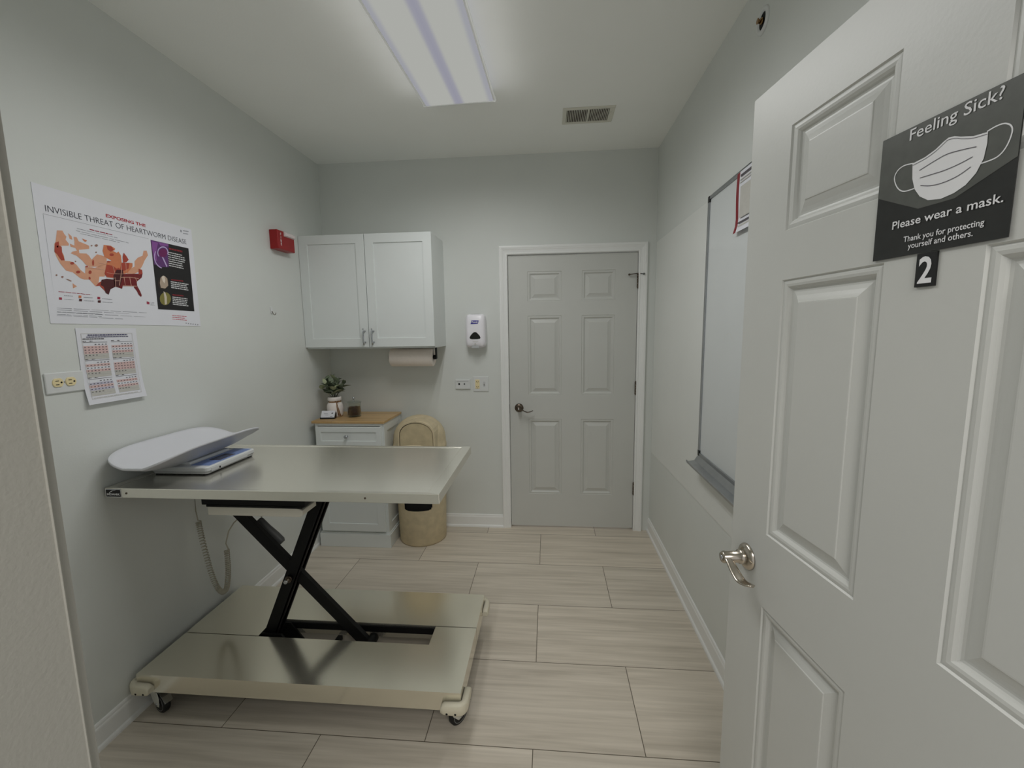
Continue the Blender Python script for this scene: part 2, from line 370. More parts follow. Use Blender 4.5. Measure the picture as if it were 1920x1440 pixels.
def lever(dr, M, mat, s, z, y, keyed):
    a = MB(); a.T = M
    a.lathe([(0.001, -0.013), (0.016, -0.0135), (0.024, -0.011), (0.031, -0.006), (0.033, -0.002), (0.033, 0.0)], (s, y, z), 'y', 40)
    h = obj('door_handle', a, mat, parent=dr)
    b = MB(); b.T = M
    b.lathe([(0.0175, -0.006), (0.0175, -0.022), (0.0142, -0.0225), (0.0142, -0.062), (0.0125, -0.0655), (0.004, -0.066)], (s, y, z), 'y', 28)
    obj('spindle', b, mat, parent=h)
    c = MB(); c.T = M
    k = 24; P = []; RA = []; RB = []
    for i in range(k+1):
        t = i/k
        P.append((s - 0.012 + 0.118*t, y - 0.056 + 0.006*t, z + 0.006 - 0.031*(0.5-0.5*math.cos(min(1, t/0.72)*math.pi)) + 0.013*(max(0, t-0.62)/0.38)**1.6))
        RA.append((0.0075 + 0.0055*math.sin(min(1, t*1.2)*math.pi*0.62))*(1 if t < 0.86 else max(0.3, math.sqrt(max(0, 1-((t-0.86)/0.148)**2))))); RB.append(0.0052 - 0.0022*t)
    c.sweep(P, RA, RB, 14)
    obj('lever', c, mat, parent=h)
    if keyed:
        d = MB(); d.T = M
        d.lathe([(0.006, -0.066), (0.006, -0.068), (0.001, -0.0685)], (s, y, z), 'y', 16)
        obj('lock_button', d, 'chrome', parent=h)
MF = Matrix.Translation((DX, 0.010, 0))
mb = MB(); mb.T = MF; door_slab(mb, 0.013, 0.035)
d1 = struct('door_1', mb, 'door_white', M=MF)
lever(d1, MF, 'bronze_metal', 0.068, 0.937, 0.0, True)
for zc in (1.845, 1.085, 0.325):
    a = MB(); x = DX+DW+0.0015
    for k in range(5): a.cyl((x, 0.0015, zc-0.044+0.0178*k), 0.0068, 0.0168, 'z', 14)
    a.lathe([(0.0045, -0.050), (0.0055, -0.044)], (x, 0.0015, zc), 'z', 12); a.lathe([(0.0055, 0.045), (0.004, 0.051)], (x, 0.0015, zc), 'z', 12)
    hg = obj('hinge', a, 'bronze_metal', parent=d1)
    if zc > 1.8:                                        # hinge-pin door stop on the top hinge
        b = MB(); b.sweep([(x, 0.001, zc+0.054), (x-0.03, -0.012, zc+0.050), (x-0.058, -0.014, zc+0.046)], 0.0035, n=10)
        b.cyl((x-0.062, -0.016, zc+0.046), 0.007, 0.012, 'y', 14); b.cyl((x, 0.001, zc+0.049), 0.0075, 0.008, 'z', 14)
        b.sweep([(x, 0.001, zc+0.054), (x+0.02, -0.016, zc+0.050)], 0.003, n=8)
        obj('hinge_pin_stop', b, 'bronze_metal', parent=hg)
        b = MB(); b.cyl((x+0.036, -0.026, zc+0.047), 0.007, 0.008, 'y', 14)
        b.sweep([(x+0.02, -0.016, zc+0.050), (x+0.036, -0.020, zc+0.047)], 0.003, n=8)
        obj('stop_pad', b, 'remote_grey', parent=hg)
a = MB(); a.box(DX-0.006, -0.004, 0.90, DX-0.0035, 0.012, 0.965); obj('strike_plate', a, 'bronze_metal', parent=t1)

HX, HY, AN = 2.266, -2.9208, 1.69459
eN = Vector((math.cos(AN), math.sin(AN), 0)); oN = Vector((HX, HY, 0)) + eN*DW
MN = Matrix.Translation(oN) @ Matrix.Rotation(math.atan2(-eN.y, -eN.x), 4, 'Z')
mb = MB(); mb.T = MN; door_slab(mb, 0.013, 0.035)
d2 = struct('door_2', mb, 'door_white', M=MN)
lever(d2, MN, 'nickel', 0.072, 0.942, 0.0, True)
a = MB(); a.T = MN; a.box(-0.0012, 0.004, 0.905, 0.0, 0.031, 0.975); obj('latch_plate', a, 'nickel', parent=d2)

# ================================================================== CEILING
LC = Vector((1.193, -1.435, 0)); LM = Matrix.Translation((LC.x, LC.y, H)) @ Matrix.Rotation(R(-1.9), 4, 'Z')
cl = bpy.data.objects.new('ceiling_light', None); COL.objects.link(cl); cl.matrix_world = LM; WM[cl.name] = LM
tag(cl, 'lit fluorescent ceiling fixture with white frame and long clear-white lens', 'ceiling light')
LH = 0.61; ZB = -0.058
fr = MB(); fr.T = LM
fr.box(-0.150, -LH, -0.020, 0.150, LH, 0.0)
for s in (-1, 1):
    fr.prism([(s*0.184, ZB+0.000), (s*0.188, ZB+0.004), (s*0.188, ZB+0.012), (s*0.182, ZB+0.012), (s*0.176, ZB+0.003)], -LH, LH)
obj('frame', fr, 'trim_white', parent=cl)
for y in (-LH, LH):
    e = MB(); e.T = LM
    s = 1 if y > 0 else -1
    e.prism([(-0.187, ZB-0.003), (0.187, ZB-0.003), (0.190, ZB+0.004), (0.188, ZB+0.02), (0.170, -0.004), (0.15, 0), (-0.15, 0), (-0.170, -0.004), (-0.188, ZB+0.02), (-0.190, ZB+0.004)], y, y + s*0.012)
    obj('end_cap', e, 'trim_white', parent=cl, bevel=0.002)
ln = MB(); ln.T = LM
lp = [(-0.1755, ZB+0.003), (-0.17, ZB), (0.17, ZB), (0.1755, ZB+0.003), (0.183, ZB+0.014), (0.172, -0.012), (0.150, -0.002), (-0.150, -0.002), (-0.172, -0.012), (-0.183, ZB+0.014)]
ln.prism(lp, -LH+0.001, LH-0.001)
obj('diffuser_lens', ln, 'lit_lens', parent=cl)
def tube(kind, name, x, z, n, watts):                       # the two tubes' light as it leaves the lens
    for k in range(n):
        ld = bpy.data.lights.new(name, kind); ld.energy = watts; ld.color = LAMP_COL; ld.shadow_soft_size = 0.0
        if kind == 'SPOT': ld.spot_size = R(176); ld.spot_blend = 0.8
        lo = bpy.data.objects.new(name, ld); COL.objects.link(lo); lo.parent = cl
        lo.location = (x, -0.57 + 1.14*k/(n-1), z)
for sx in (-1, 1):
    tube('SPOT', 'tube_light', sx*0.085, ZB - 0.025, 10, LAMP_W)      # downwards
    tube('POINT', 'tube_glow', sx*0.235, -0.115, 14, LAMP_SIDE)        # out of the wrap-around sides

vt = thing('ceiling_vent', 'small white ceiling air register with two banks of dark slots near the back wall', 'vent', (1.893, -0.505, H))
a = MB(); x0, x1, y0, y1 = 1.748, 2.036, -0.598, -0.412
ro = lambda d, e, z: [(x0+d, y0+d, z), (x1-e, y0+d, z), (x1-e, y1-d, z), (x0+d, y1-d, z)]
a.loft([ro(0, 0, H-0.0003), ro(0, 0, H-0.002), ro(0.004, 0.004, H-0.006), ro(0.020, 0.028, H-0.006), ro(0.022, 0.030, H-0.003), ro(0.022, 0.030, H-0.0003)], 0, False, cap=False)
obj('frame', a, 'vent_white', parent=vt)
a = MB(); a.box(x0+0.02, y0+0.02, H-0.001, x1-0.02, y1-0.02, H-0.0002); obj('backing', a, 'vent_dark', parent=vt)
a = MB(); a.box(1.886, y0+0.02, H-0.0055, 1.894, y1-0.02, H-0.001); obj('mullion', a, 'vent_white', parent=vt)
for xa, xb in ((x0+0.022, 1.886), (1.894, x1-0.03)):
    n = 12
    for k in range(n):
        xc = xa + (xb-xa)*(k+0.5)/n
        a = MB(); a.bar((xc-0.001, y0+0.02, H-0.003), (xc-0.001, y1-0.02, H-0.003), 0.0042, 0.0012, wd=(0.7, 0, 0.7)); obj('slat', a, 'vent_white', parent=vt)
a = MB(); a.box(2.011, -0.545, H-0.012, 2.017, -0.525, H-0.005); obj('damper_lever', a, 'vent_white', parent=vt)

# ================================================================== WALL CABINET (back wall, left corner)
wc = thing('wall_cabinet', 'white two-door shaker wall cabinet hung on the back wall in the left corner', 'cabinet', (0.454, 0, 1.406))
a = MB(); CY = -0.305; z0, z1 = 1.406, 2.158
a.box(0.002, CY, z0, 0.020, -0.001, z1); a.box(0.886, CY, z0, 0.904, -0.001, z1); a.box(0.020, CY, z1-0.018, 0.886, -0.001, z1)
a.box(0.020, CY, z0+0.010, 0.886, -0.001, z0+0.026); a.box(0.020, -0.010, z0+0.026, 0.886, -0.001, z1-0.018); a.box(0.020, CY, z0, 0.886, CY+0.016, z0+0.03)
obj('carcass', a, 'cabinet_white', parent=wc, bevel=0.0012)
def shaker(x0, x1, z0, z1, y, st=0.058, th=0.019, rec=0.007):
    mb = MB()
    o = [(x0, z0), (x1, z0), (x1, z1), (x0, z1)]; i_ = [(x0+st, z0+st), (x1-st, z0+st), (x1-st, z1-st), (x0+st, z1-st)]
    p3 = lambda q, d: [(u, y+d, w) for u, w in q]
    i2 = [(x0+st+0.0015, z0+st+0.0015), (x1-st-0.0015, z0+st+0.0015), (x1-st-0.0015, z1-st-0.0015), (x0+st+0.0015, z1-st-0.0015)]
    mb.loft([p3(o, th), p3(o, 0.001), p3([(x0+0.001, z0+0.001), (x1-0.001, z0+0.001), (x1-0.001, z1-0.001), (x0+0.001, z1-0.001)], 0.0), p3(i_, 0), p3(i2, rec)], 0, False, cap=True)
    return mb
for xa, xb, hx in ((0.002, 0.4525, 0.427), (0.4565, 0.905, 0.487)):
    dr = obj('door', shaker(xa, xb, z0+0.010, z1-0.001, CY-0.0205), 'cabinet_white', parent=wc)
    b = MB(); yb = CY-0.0205
    b.sweep([(hx, yb-0.027, 1.432), (hx, yb-0.029, 1.452), (hx, yb-0.030, 1.485), (hx, yb-0.029, 1.518), (hx, yb-0.027, 1.540)], [0.0042, 0.005, 0.0052, 0.005, 0.0042], n=12)
    for zz in (1.448, 1.522): b.cyl((hx, yb, zz), 0.0058, -0.028, 'y', 12, r2=0.0042)
    obj('handle', b, 'chrome', parent=dr)

ph = thing('paper_towel_holder', 'black metal paper towel holder screwed under the wall cabinet', 'paper towel holder', (0.70, -0.17, 1.406))
RX0, RX1, RY, RZ, RR = 0.548, 0.852, -0.17, 1.334, 0.064
a = MB(); a.box(0.60, RY-0.02, 1.4155, 0.876, RY+0.02, 1.4035+0.003); obj('mounting_plate', a, 'black_steel', parent=ph, bevel=0.001)
a = MB(); a.box(0.868, RY-0.014, 1.322, 0.876, RY+0.014, 1.408); a.cyl((0.852, RY, RZ), 0.016, 0.020, 'x', 20); obj('arm', a, 'black_steel', parent=ph, bevel=0.001)
a = MB(); a.cyl((0.535, RY, RZ), 0.010, 0.335, 'x', 16); a.cyl((0.533, RY, RZ), 0.027, 0.006, 'x', 24); obj('rod', a, 'black_steel', parent=ph)
a = MB()
prof = [(0.020, 0), (RR-0.003, 0), (RR, 0.003), (RR, RX1-RX0-0.003), (RR-0.003, RX1-RX0), (0.020, RX1-RX0), (0.020, 0)]
a.lathe(prof, (RX0, RY, RZ), 'x', 48, cap=False)
a.box(RX0+0.002, RY+RR-0.0015, RZ-0.045, RX1-0.002, RY+RR-0.0005, RZ)
tr = obj('paper_towel_roll', a, 'towel_paper', origin=(0.70, RY, RZ-RR))
tag(tr, 'white paper towel roll hanging on the holder under the wall cabinet', 'paper towels')

# ================================================================== FLOOR CABINET
fc = thing('floor_cabinet', 'narrow white floor cabinet with a wooden top and one drawer under the wall cabinet', 'cabinet', (0.288, -0.2, 0))
X0, X1, Y0, Y1 = 0.046, 0.532, -0.360, -0.0205
a = MB()
a.box(X0, Y0, 0.0, X0+0.02, Y1, 0.895); a.box(X1-0.02, Y0, 0.0, X1, Y1, 0.895); a.box(X0+0.02, Y1-0.012, 0.02, X1-0.02, Y1, 0.895)
a.box(X0+0.02, Y0+0.0005, 0.10, X1-0.02, Y1-0.012, 0.118); a.box(X0+0.02, Y0, 0.876, X1-0.02, Y0+0.02, 0.895); a.box(X0+0.02, Y0, 0.722, X1-0.02, Y0+0.02, 0.734)
st = 0.055                                                 # framed right side
a.box(X1, Y0, 0.10, X1+0.008, Y0+st, 0.895); a.box(X1, Y1-st, 0.10, X1+0.008, Y1, 0.895); a.box(X1, Y0+st, 0.10, X1+0.008, Y1-st, 0.165); a.box(X1, Y0+st, 0.835, X1+0.008, Y1-st, 0.895)
obj('body', a, 'cabinet_white', parent=fc, bevel=0.0012)
a = MB(); a.box(X0-0.012, Y0-0.014, 0, X1+0.020, Y1, 0.098)
pl = obj('plinth', a, 'cabinet_white', parent=fc, bevel=0.002)
a = MB(); a.box(X0-0.006, Y0-0.008, 0.098, X1+0.014, Y1, 0.108); obj('moulding', a, 'cabinet_white', parent=pl, bevel=0.003)
a = MB(); a.box(0.030, -0.376, 0.895, 0.546, -0.0203, 0.912); obj('wooden_top', a, 'butcher_block', parent=fc, bevel=0.0025)
dr = obj('drawer', shaker(X0+0.013, X1-0.010, 0.738, 0.872, Y0-0.0195, 0.035, 0.019, 0.006), 'cabinet_white', parent=fc)
a = MB(); a.lathe([(0.006, 0), (0.005, -0.010), (0.010, -0.016), (0.0135, -0.021), (0.012, -0.026), (0.006, -0.028), (0.001, -0.0285)], (0.283, Y0-0.0195, 0.808), 'y', 24); obj('knob', a, 'chrome', parent=dr)
dr = obj('door', shaker(X0+0.013, X1-0.010, 0.122, 0.718, Y0-0.0195, 0.055, 0.019, 0.006), 'cabinet_white', parent=fc)
a = MB(); a.lathe([(0.006, 0), (0.005, -0.010), (0.010, -0.016), (0.0135, -0.021), (0.012, -0.026), (0.006, -0.028), (0.001, -0.0285)], (0.105, Y0-0.0195, 0.60), 'y', 24); obj('knob', a, 'chrome', parent=dr)

# vase, plant, jar, card holder on the wooden top
TZ = 0.912
vx, vy = 0.120, -0.205
a = MB(); a.lathe([(0.040, 0.0), (0.050, 0.004), (0.054, 0.02), (0.056, 0.055), (0.055, 0.082), (0.049, 0.098), (0.040, 0.107), (0.0385, 0.113), (0.045, 0.118), (0.047, 0.126), (0.046, 0.142), (0.043, 0.146), (0.041, 0.142), (0.036, 0.112), (0.044, 0.09), (0.044, 0.02), (0.001, 0.012)], (vx, vy, TZ), 'z', 40)
va = obj('vase', a, 'ceramic', origin=(vx, vy, TZ)); tag(va, 'white ceramic vase with a twine bow around its neck on the wooden top', 'vase')
a = MB()
for dz in (0.108, 0.111, 0.114):
    a.sweep([(vx+0.041*math.cos(t*0.2618), vy+0.041*math.sin(t*0.2618), TZ+dz) for t in range(25)], 0.0022, n=6)
ka = R(-48); kx, ky = vx+0.044*math.cos(ka), vy+0.044*math.sin(ka)
for s in (-1, 1):
    a.sweep([(kx, ky, TZ+0.112), (kx+0.012*s+0.004, ky-0.006, TZ+0.120), (kx+0.020*s+0.004, ky-0.004, TZ+0.114), (kx+0.010*s, ky-0.004, TZ+0.107), (kx, ky, TZ+0.111)], 0.002, n=6)
    for q in (0, 1): a.sweep([(kx, ky, TZ+0.111), (kx+0.010+0.004*s, ky-0.012, TZ+0.08), (kx+0.016+0.005*s+0.003*q, ky-0.014, TZ+0.05), (kx+0.024+0.006*s+0.004*q, ky-0.013, TZ+0.012)], 0.0022, n=6)
obj('twine_bow', a, 'twine', parent=va)
pt = thing('leafy_plant', 'bushy green leaf bouquet standing in the white vase', 'plant', (vx, vy, TZ+0.02))
rnd = random.Random(5)
lf = MB(); sm = MB(); lpale = MB()
def leaf(mb, p, d, L, wd, roll, mat=0):
    d = Vector(d).normalized(); sd = d.cross(Vector((0, 0, 1)))
    if sd.length < 0.05: sd = Vector((1, 0, 0))
    sd.normalize(); sd = (Matrix.Rotation(roll, 3, d) @ sd); nn = sd.cross(d)
    p = Vector(p); rows = []
    for i in range(7):
        t = i/6; hw = wd*math.sin(math.pi*min(1, t**0.8))*0.5 + (0.0006 if 0 < i < 6 else 0.0003)
        c = p + d*L*t + nn*(-0.22*L*t*t)
        rows.append([tuple(c - sd*hw + nn*hw*0.35), tuple(c), tuple(c + sd*hw + nn*hw*0.35)])
    v = [q for r in rows for q in r]; f = []
    for i in range(6):
        for k in range(2): f.append((i*3+k, i*3+k+1, i*3+k+4, i*3+k+3))
    mb.add(v, f, mat, True)
for k in range(13):
    az = k*2.39996; tilt = R(6 + 40*((k+0.5)/13)); Ls = 0.145 + 0.03*rnd.random() - 0.035*((k+0.5)/13)
    if k == 0: tilt = R(4)
    base_p = Vector((vx, vy, TZ+0.02)); neck = Vector((vx+0.022*math.cos(az)*math.sin(tilt), vy+0.022*math.sin(az)*math.sin(tilt), TZ+0.14))
    dv = Vector((math.cos(az)*math.sin(tilt), math.sin(az)*math.sin(tilt), math.cos(tilt)))
    tip = neck + dv*Ls*0.78
    if tip.y > -0.03: tip.y = -0.03
    sm.sweep([tuple(base_p), tuple(neck), tuple(neck.lerp(tip, 0.5) + Vector((0, 0, 0.006))), tuple(tip)], 0.0016, n=5)
    for j in range(6):
        q = neck.lerp(tip, 0.28 + 0.145*j)
        a2 = az + j*2.1 + rnd.uniform(-0.4, 0.4); el = R(rnd.uniform(-15, 60))
        dd = Vector((math.cos(a2)*math.cos(el), math.sin(a2)*math.cos(el), math.sin(el))) + dv*0.5
        L = rnd.uniform(0.046, 0.068)
        if q.x + dd.x*L < 0.012: dd.x = abs(dd.x)
        leaf(lpale if rnd.random() < 0.22 else lf, q, dd, L, L*0.62, rnd.uniform(-0.6, 0.6))
n_dark = len(lf.f); lf.add(lpale.v, lpale.f, 1, True)
obj('foliage', lf, ['leaf_green', 'leaf_pale'], parent=pt, weld=False)
obj('stems', sm, 'stem_green', parent=pt)

jx, jy = 0.262, -0.205
jar = obj('glass_jar', MB().lathe([(0.001, 0.0), (0.044, 0.0), (0.048, 0.004), (0.049, 0.012), (0.049, 0.094), (0.0505, 0.098), (0.049, 0.102), (0.0465, 0.100), (0.0465, 0.014), (0.043, 0.009), (0.001, 0.009)], (jx, jy, TZ), 'z', 40, cap=False), 'jar_glass', origin=(jx, jy, TZ))
tag(jar, 'clear glass jar with a knobbed glass lid beside the vase', 'jar')
ld_ = obj('lid', MB().lathe([(0.001, 0.1025), (0.053, 0.1025), (0.0545, 0.105), (0.053, 0.108), (0.040, 0.112), (0.020, 0.117), (0.001, 0.118)], (jx, jy, TZ), 'z', 40, cap=False), 'jar_glass', parent=jar)
obj('knob', MB().lathe([(0.006, 0.117), (0.004, 0.122), (0.008, 0.126), (0.011, 0.132), (0.009, 0.139), (0.001, 0.142)], (jx, jy, TZ), 'z', 20, cap=False), 'chrome', parent=ld_)
kb = MB(); kb.lathe([(0.001, 0.012), (0.0425, 0.012), (0.0425, 0.064), (0.03, 0.068), (0.001, 0.069)], (jx, jy, TZ), 'z', 28)
for k in range(330):
    if k < 230: t = rnd.uniform(0, 6.28); rr_ = 0.0425; zz = TZ + rnd.uniform(0.015, 0.068)
    else: t = rnd.uniform(0, 6.28); rr_ = 0.042*math.sqrt(rnd.random()); zz = TZ + 0.069
    c = Vector((jx + rr_*math.cos(t), jy + rr_*math.sin(t), zz)); s = rnd.uniform(0.0026, 0.0036)
    rot = Matrix.Rotation(rnd.uniform(0, 6), 3, Vector((rnd.random(), rnd.random(), rnd.random()+0.1)).normalized())
    kb.add([tuple(c + rot @ (Vector(q)*s)) for q in ((1,0,0),(-1,0,0),(0,1,0),(0,-1,0),(0,0,1),(0,0,-1))], [(0,2,4),(2,1,4),(1,3,4),(3,0,4),(2,0,5),(1,2,5),(3,1,5),(0,3,5)])
k_ = obj('dog_treats', kb, 'kibble', origin=(jx, jy, TZ+0.012), weld=False); tag(k_, 'dark brown crunchy treats filling the clear glass jar', 'treats', kind='stuff')

ch = thing('business_card_holder', 'small black card holder at the front left of the wooden top', 'card holder', (0.105, -0.285, TZ), R(6))
CM = WM[ch.name]
a = MB(); a.T = CM
a.prism([(-0.022, 0), (0.024, 0), (0.024, 0.006), (0.030, 0.040), (0.027, 0.040), (0.018, 0.010), (-0.016, 0.006), (-0.0175, 0.011), (-0.0205, 0.011)], -0.049, 0.049, plane='yz')
obj('base', a, 'black_plastic', parent=ch, bevel=0.0008)
for s in (-0.0505, 0.0495):
    a = MB(); a.T = CM
    a.prism([(-0.022, 0.0), (0.024, 0.0), (0.030, 0.036), (0.022, 0.036), (-0.014, 0.008)], s, s+0.001, plane='yz')
    obj('side_wing', a, 'black_plastic', parent=ch)
tl = R(34); cM = CM @ Matrix.Translation((0, -0.0135, 0.0085)) @ Matrix.Rotation(-tl, 4, 'X')
a = MB(); a.T = cM
a.box(-0.0470, 0.0, 0.0, 0.0470, 0.008, 0.054)
def flat(x0, z0, x1, z1, mt): a.poly([(x0, -0.0002, z0), (x1, -0.0002, z0), (x1, -0.0002, z1), (x0, -0.0002, z1)], mt)
flat(-0.030, 0.030, -0.002, 0.0335, 1); flat(-0.024, 0.023, 0.004, 0.0245, 1); flat(-0.018, 0.017, 0.002, 0.0185, 1)
a.poly([(0.022, -0.0002, 0.031), (0.033, -0.0002, 0.030), (0.036, -0.0002, 0.037), (0.030, -0.0002, 0.039), (0.024, -0.0002, 0.036)], 2)
flat(0.018, 0.008, 0.034, 0.012, 1)
cd = obj('business_cards', a, ['paper', 'print_g', 'print_k'], M=CM); tag(cd, 'stack of white printed business cards leaning in the black holder', 'business cards')

# ================================================================== TRASH CAN
tx, ty = 0.732, -0.185
tc_ = thing('trash_can', 'mottled tan plastic dome-top trash can beside the floor cabinet', 'trash can', (tx, ty, 0))
rb = lambda z: 0.168 + 0.016*z/0.70
NA, a = 144, MB()
zl = [0.0, 0.012, 0.268, 0.271, 0.276, 0.283, 0.345, 0.352, 0.357, 0.360, 0.70]
vv = []
for i, z in enumerate(zl):
    r = rb(z) - (0.006 if i == 0 else 0)
    for k in range(NA): t = 2*math.pi*k/NA; vv.append((tx + r*math.cos(t), ty + r*math.sin(t), z))
ff = []
HW_ = {2: 27, 3: 30.5, 4: 32.5, 5: 34, 6: 32.5, 7: 30.5, 8: 27}     # half-widths of the round-cornered hand slot (degrees)
hole = lambda i, k: i in HW_ and abs(((k+0.5)*360/NA) - 276) < HW_[i]
for i in range(len(zl)-1):
    for k in range(NA):
        j = (k+1) % NA
        if hole(i, k): continue
        ff.append((i*NA+k, i*NA+j, (i+1)*NA+j, (i+1)*NA+k))
a.add(vv, ff, 0, True); a.poly([vv[k] for k in range(NA)])
obj('body', a, 'tan_plastic', parent=tc_)
a = MB(); a.lathe([(rb(0.24)-0.008, 0.22), (rb(0.3)-0.012, 0.30), (rb(0.37)-0.008, 0.385)], (tx, ty, 0), 'z', 48, cap=False); obj('dark_liner', a, 'dark_gap', parent=tc_)
a = MB()
rd = 0.186
a.lathe([(rd+0.002, 0.685), (rd+0.004, 0.690), (rd+0.004, 0.712), (rd, 0.716), (rd-0.001, 0.755)] + [(max(0.001, (rd-0.001)*math.cos(R(q))), 0.755 + 0.165*math.sin(R(q))) for q in range(10, 91, 10)], (tx, ty, 0), 'z', 56, cap=False)
# hood that carries the push flap
hc = tx + 0.026
a.v = [Vector((p.x, max(p.y, -0.338), p.z)) if abs(p.x-hc) < 0.125 and p.z > 0.717 else p for p in a.v]
def arch(hw, zs, zt, zb, n=14):
    return [(hc-hw, zb)] + [(hc - hw*math.cos(math.pi*i/n), zs + (zt-zs)*math.sin(math.pi*i/n)**0.85) for i in range(n+1)] + [(hc+hw, zb)]
o_ = arch(0.131, 0.800, 0.912, 0.718); i_ = arch(0.119, 0.800, 0.899, 0.722)
yfh = -0.352
a.loft([[(p[0], ty+0.02, p[1]) for p in o_], [(p[0], yfh+0.004, p[1]) for p in o_], [(hc+(p[0]-hc)*0.985, yfh, 0.72+(p[1]-0.72)*0.985) for p in o_], [(p[0], yfh, p[1]) for p in i_], [(p[0], yfh+0.006, p[1]) for p in i_]], 0, False, cap=False)
dm = obj('dome_lid', a, 'tan_plastic', parent=tc_)
a = MB(); fl = arch(0.1152, 0.800, 0.8945, 0.7255)
a.loft([[(p[0], yfh+0.010, p[1]) for p in fl], [(p[0], yfh+0.0035, p[1]) for p in fl]], 0, False); obj('push_flap', a, 'tan_flap', parent=dm, bevel=0.001)
a = MB(); gp = arch(0.1195, 0.800, 0.8995, 0.7215); a.poly([(p[0], yfh+0.009, p[1]) for p in gp]); obj('flap_gap', a, 'dark_gap', parent=dm)

# ================================================================== BACK WALL FITTINGS
dp = thing('soap_dispenser', 'white touch-free hand sanitizer dispenser on the back wall left of the far door', 'dispenser', (1.139, 0, 1.388))
a = MB(); rings = []
for z, hw, d, r in ((1.392, 0.040, 0.062, 0.014), (1.398, 0.062, 0.078, 0.02), (1.415, 0.070, 0.088, 0.026), (1.44, 0.0725, 0.092, 0.03), (1.50, 0.072, 0.092, 0.03), (1.58, 0.070, 0.088, 0.03), (1.615, 0.068, 0.082, 0.028), (1.628, 0.063, 0.076, 0.026), (1.632, 0.05, 0.066, 0.02)):
    rg = rrect(1.139-hw, 1.139+hw, -d, -0.0005, r, z, 6); n = len(rg)
    for q in range(n):                                       # flat back edge
        x, y, zz = rg[q]
        if y > -0.03: rg[q] = (1.139 + math.copysign(hw, x-1.139) if abs(x-1.139) > hw-r else x, y, zz)
    rings.append(rg)
a.loft(rings, 0, True)
obj('cover', a, 'dispenser_white', parent=dp)
a = MB(); a.add(*[[(1.139+0.058*math.cos(t), -0.0935-0.0000, 0) for t in ()], []]); a.prism([(1.139+x, 1.475+z) for x, z in ((-0.040, -0.010), (-0.036, -0.017), (-0.02, -0.020), (0.02, -0.020), (0.036, -0.017), (0.040, -0.010), (0.034, 0.004), (0.016, 0.024), (0.006, 0.030), (-0.006, 0.030), (-0.016, 0.024), (-0.034, 0.004))], -0.0945, -0.090); obj('sight_window', a, 'window_black', parent=dp, bevel=0.002)
a = MB(); a.prism([(1.139+x, 1.575+z) for x, z in ((-0.030, -0.012), (0.022, -0.010), (0.028, 0.013), (-0.024, 0.013))], -0.0912, -0.087); lg = obj('logo_patch', a, 'logo_blue', parent=dp)
a = MB(); text_into(a, 'Purell', 0.018, Matrix.Translation((1.138, -0.0915, 1.5705)) @ Matrix.Rotation(R(90), 4, 'X'), bold=0.0006, width=0.042); obj('lettering', a, 'print_white', parent=lg, weld=False)
a = MB(); a.prism([(1.139+x, 1.402+z) for x, z in ((-0.030, -0.012), (0.030, -0.012), (0.018, 0.018), (-0.018, 0.018))], -0.088, -0.080); obj('nozzle_guard', a, 'dispenser_grey', parent=dp, bevel=0.002)
a = MB()
for z, x0, x1 in ((1.4405, -0.020, 0.024), (1.4345, -0.014, 0.018)): a.box(1.139+x0, -0.0925, z, 1.139+x1, -0.0905, z+0.002)
a.lathe([(0.006, -0.0925), (0.006, -0.0905)], (1.139, 0, 1.421), 'y', 12)
obj('hint_print', a, 'print_lg', parent=dp)
a = MB(); a.prism([(1.139+0.038*math.cos(t*0.5236), -0.042+0.022*math.sin(t*0.5236)) for t in range(12)], 1.6318, 1.6335, plane='xy'); obj('top_button', a, 'remote_grey', parent=dp)

ns = thing('data_outlet', 'low wide white wall plate with two dark jacks left of the switch plate', 'wall outlet', (1.023, 0, 1.085))
a = MB(); a.box(0.967, -0.012, 1.083, 1.080, -0.0002, 1.156); obj('cover_plate', a, 'plate_white', parent=ns, bevel=0.003)
a = MB(); a.box(0.978, -0.0135, 1.140, 1.068, -0.0115, 1.145); obj('label_slot', a, 'dispenser_grey', parent=ns)
for x, w in ((0.9965, 0.0065), (1.036, 0.0045)):
    a = MB(); a.box(x-w, -0.0128, 1.121-w, x+w, -0.0105, 1.121+w); obj('jack', a, 'dark_gap', parent=ns)
sp_ = thing('switch_plate', 'square white wall plate with ivory outlet and toggle switch left of the far door', 'light switch', (1.159, 0, 1.064))
a = MB(); a.box(1.101, -0.006, 1.064, 1.217, -0.0002, 1.176); obj('cover_plate', a, 'plate_white', parent=sp_, bevel=0.003)
a = MB(); a.box(1.118, -0.009, 1.085, 1.150, -0.005, 1.153); oi = obj('outlet', a, 'ivory', parent=sp_, bevel=0.0015)
for zc in (1.138, 1.100):
    for x in (1.128, 1.140):
        a = MB(); a.box(x-0.0015, -0.0096, zc-0.004, x+0.0015, -0.0085, zc+0.005); obj('slot', a, 'dark_gap', parent=oi)
    a = MB(); a.cyl((1.134, -0.0096, zc-0.009), 0.0022, 0.001, 'y', 10); obj('ground_hole', a, 'dark_gap', parent=oi)
a = MB(); a.box(1.178, -0.0075, 1.102, 1.192, -0.0055, 1.136); ts = obj('switch', a, 'dispenser_grey', parent=sp_)
a = MB(); a.loft([[(1.181, -0.006, 1.112), (1.189, -0.006, 1.112), (1.189, -0.006, 1.126), (1.181, -0.006, 1.126)], [(1.182, -0.020, 1.125), (1.188, -0.020, 1.125), (1.188, -0.020, 1.133), (1.182, -0.020, 1.133)]], 0, False); obj('toggle', a, 'print_white', parent=ts)

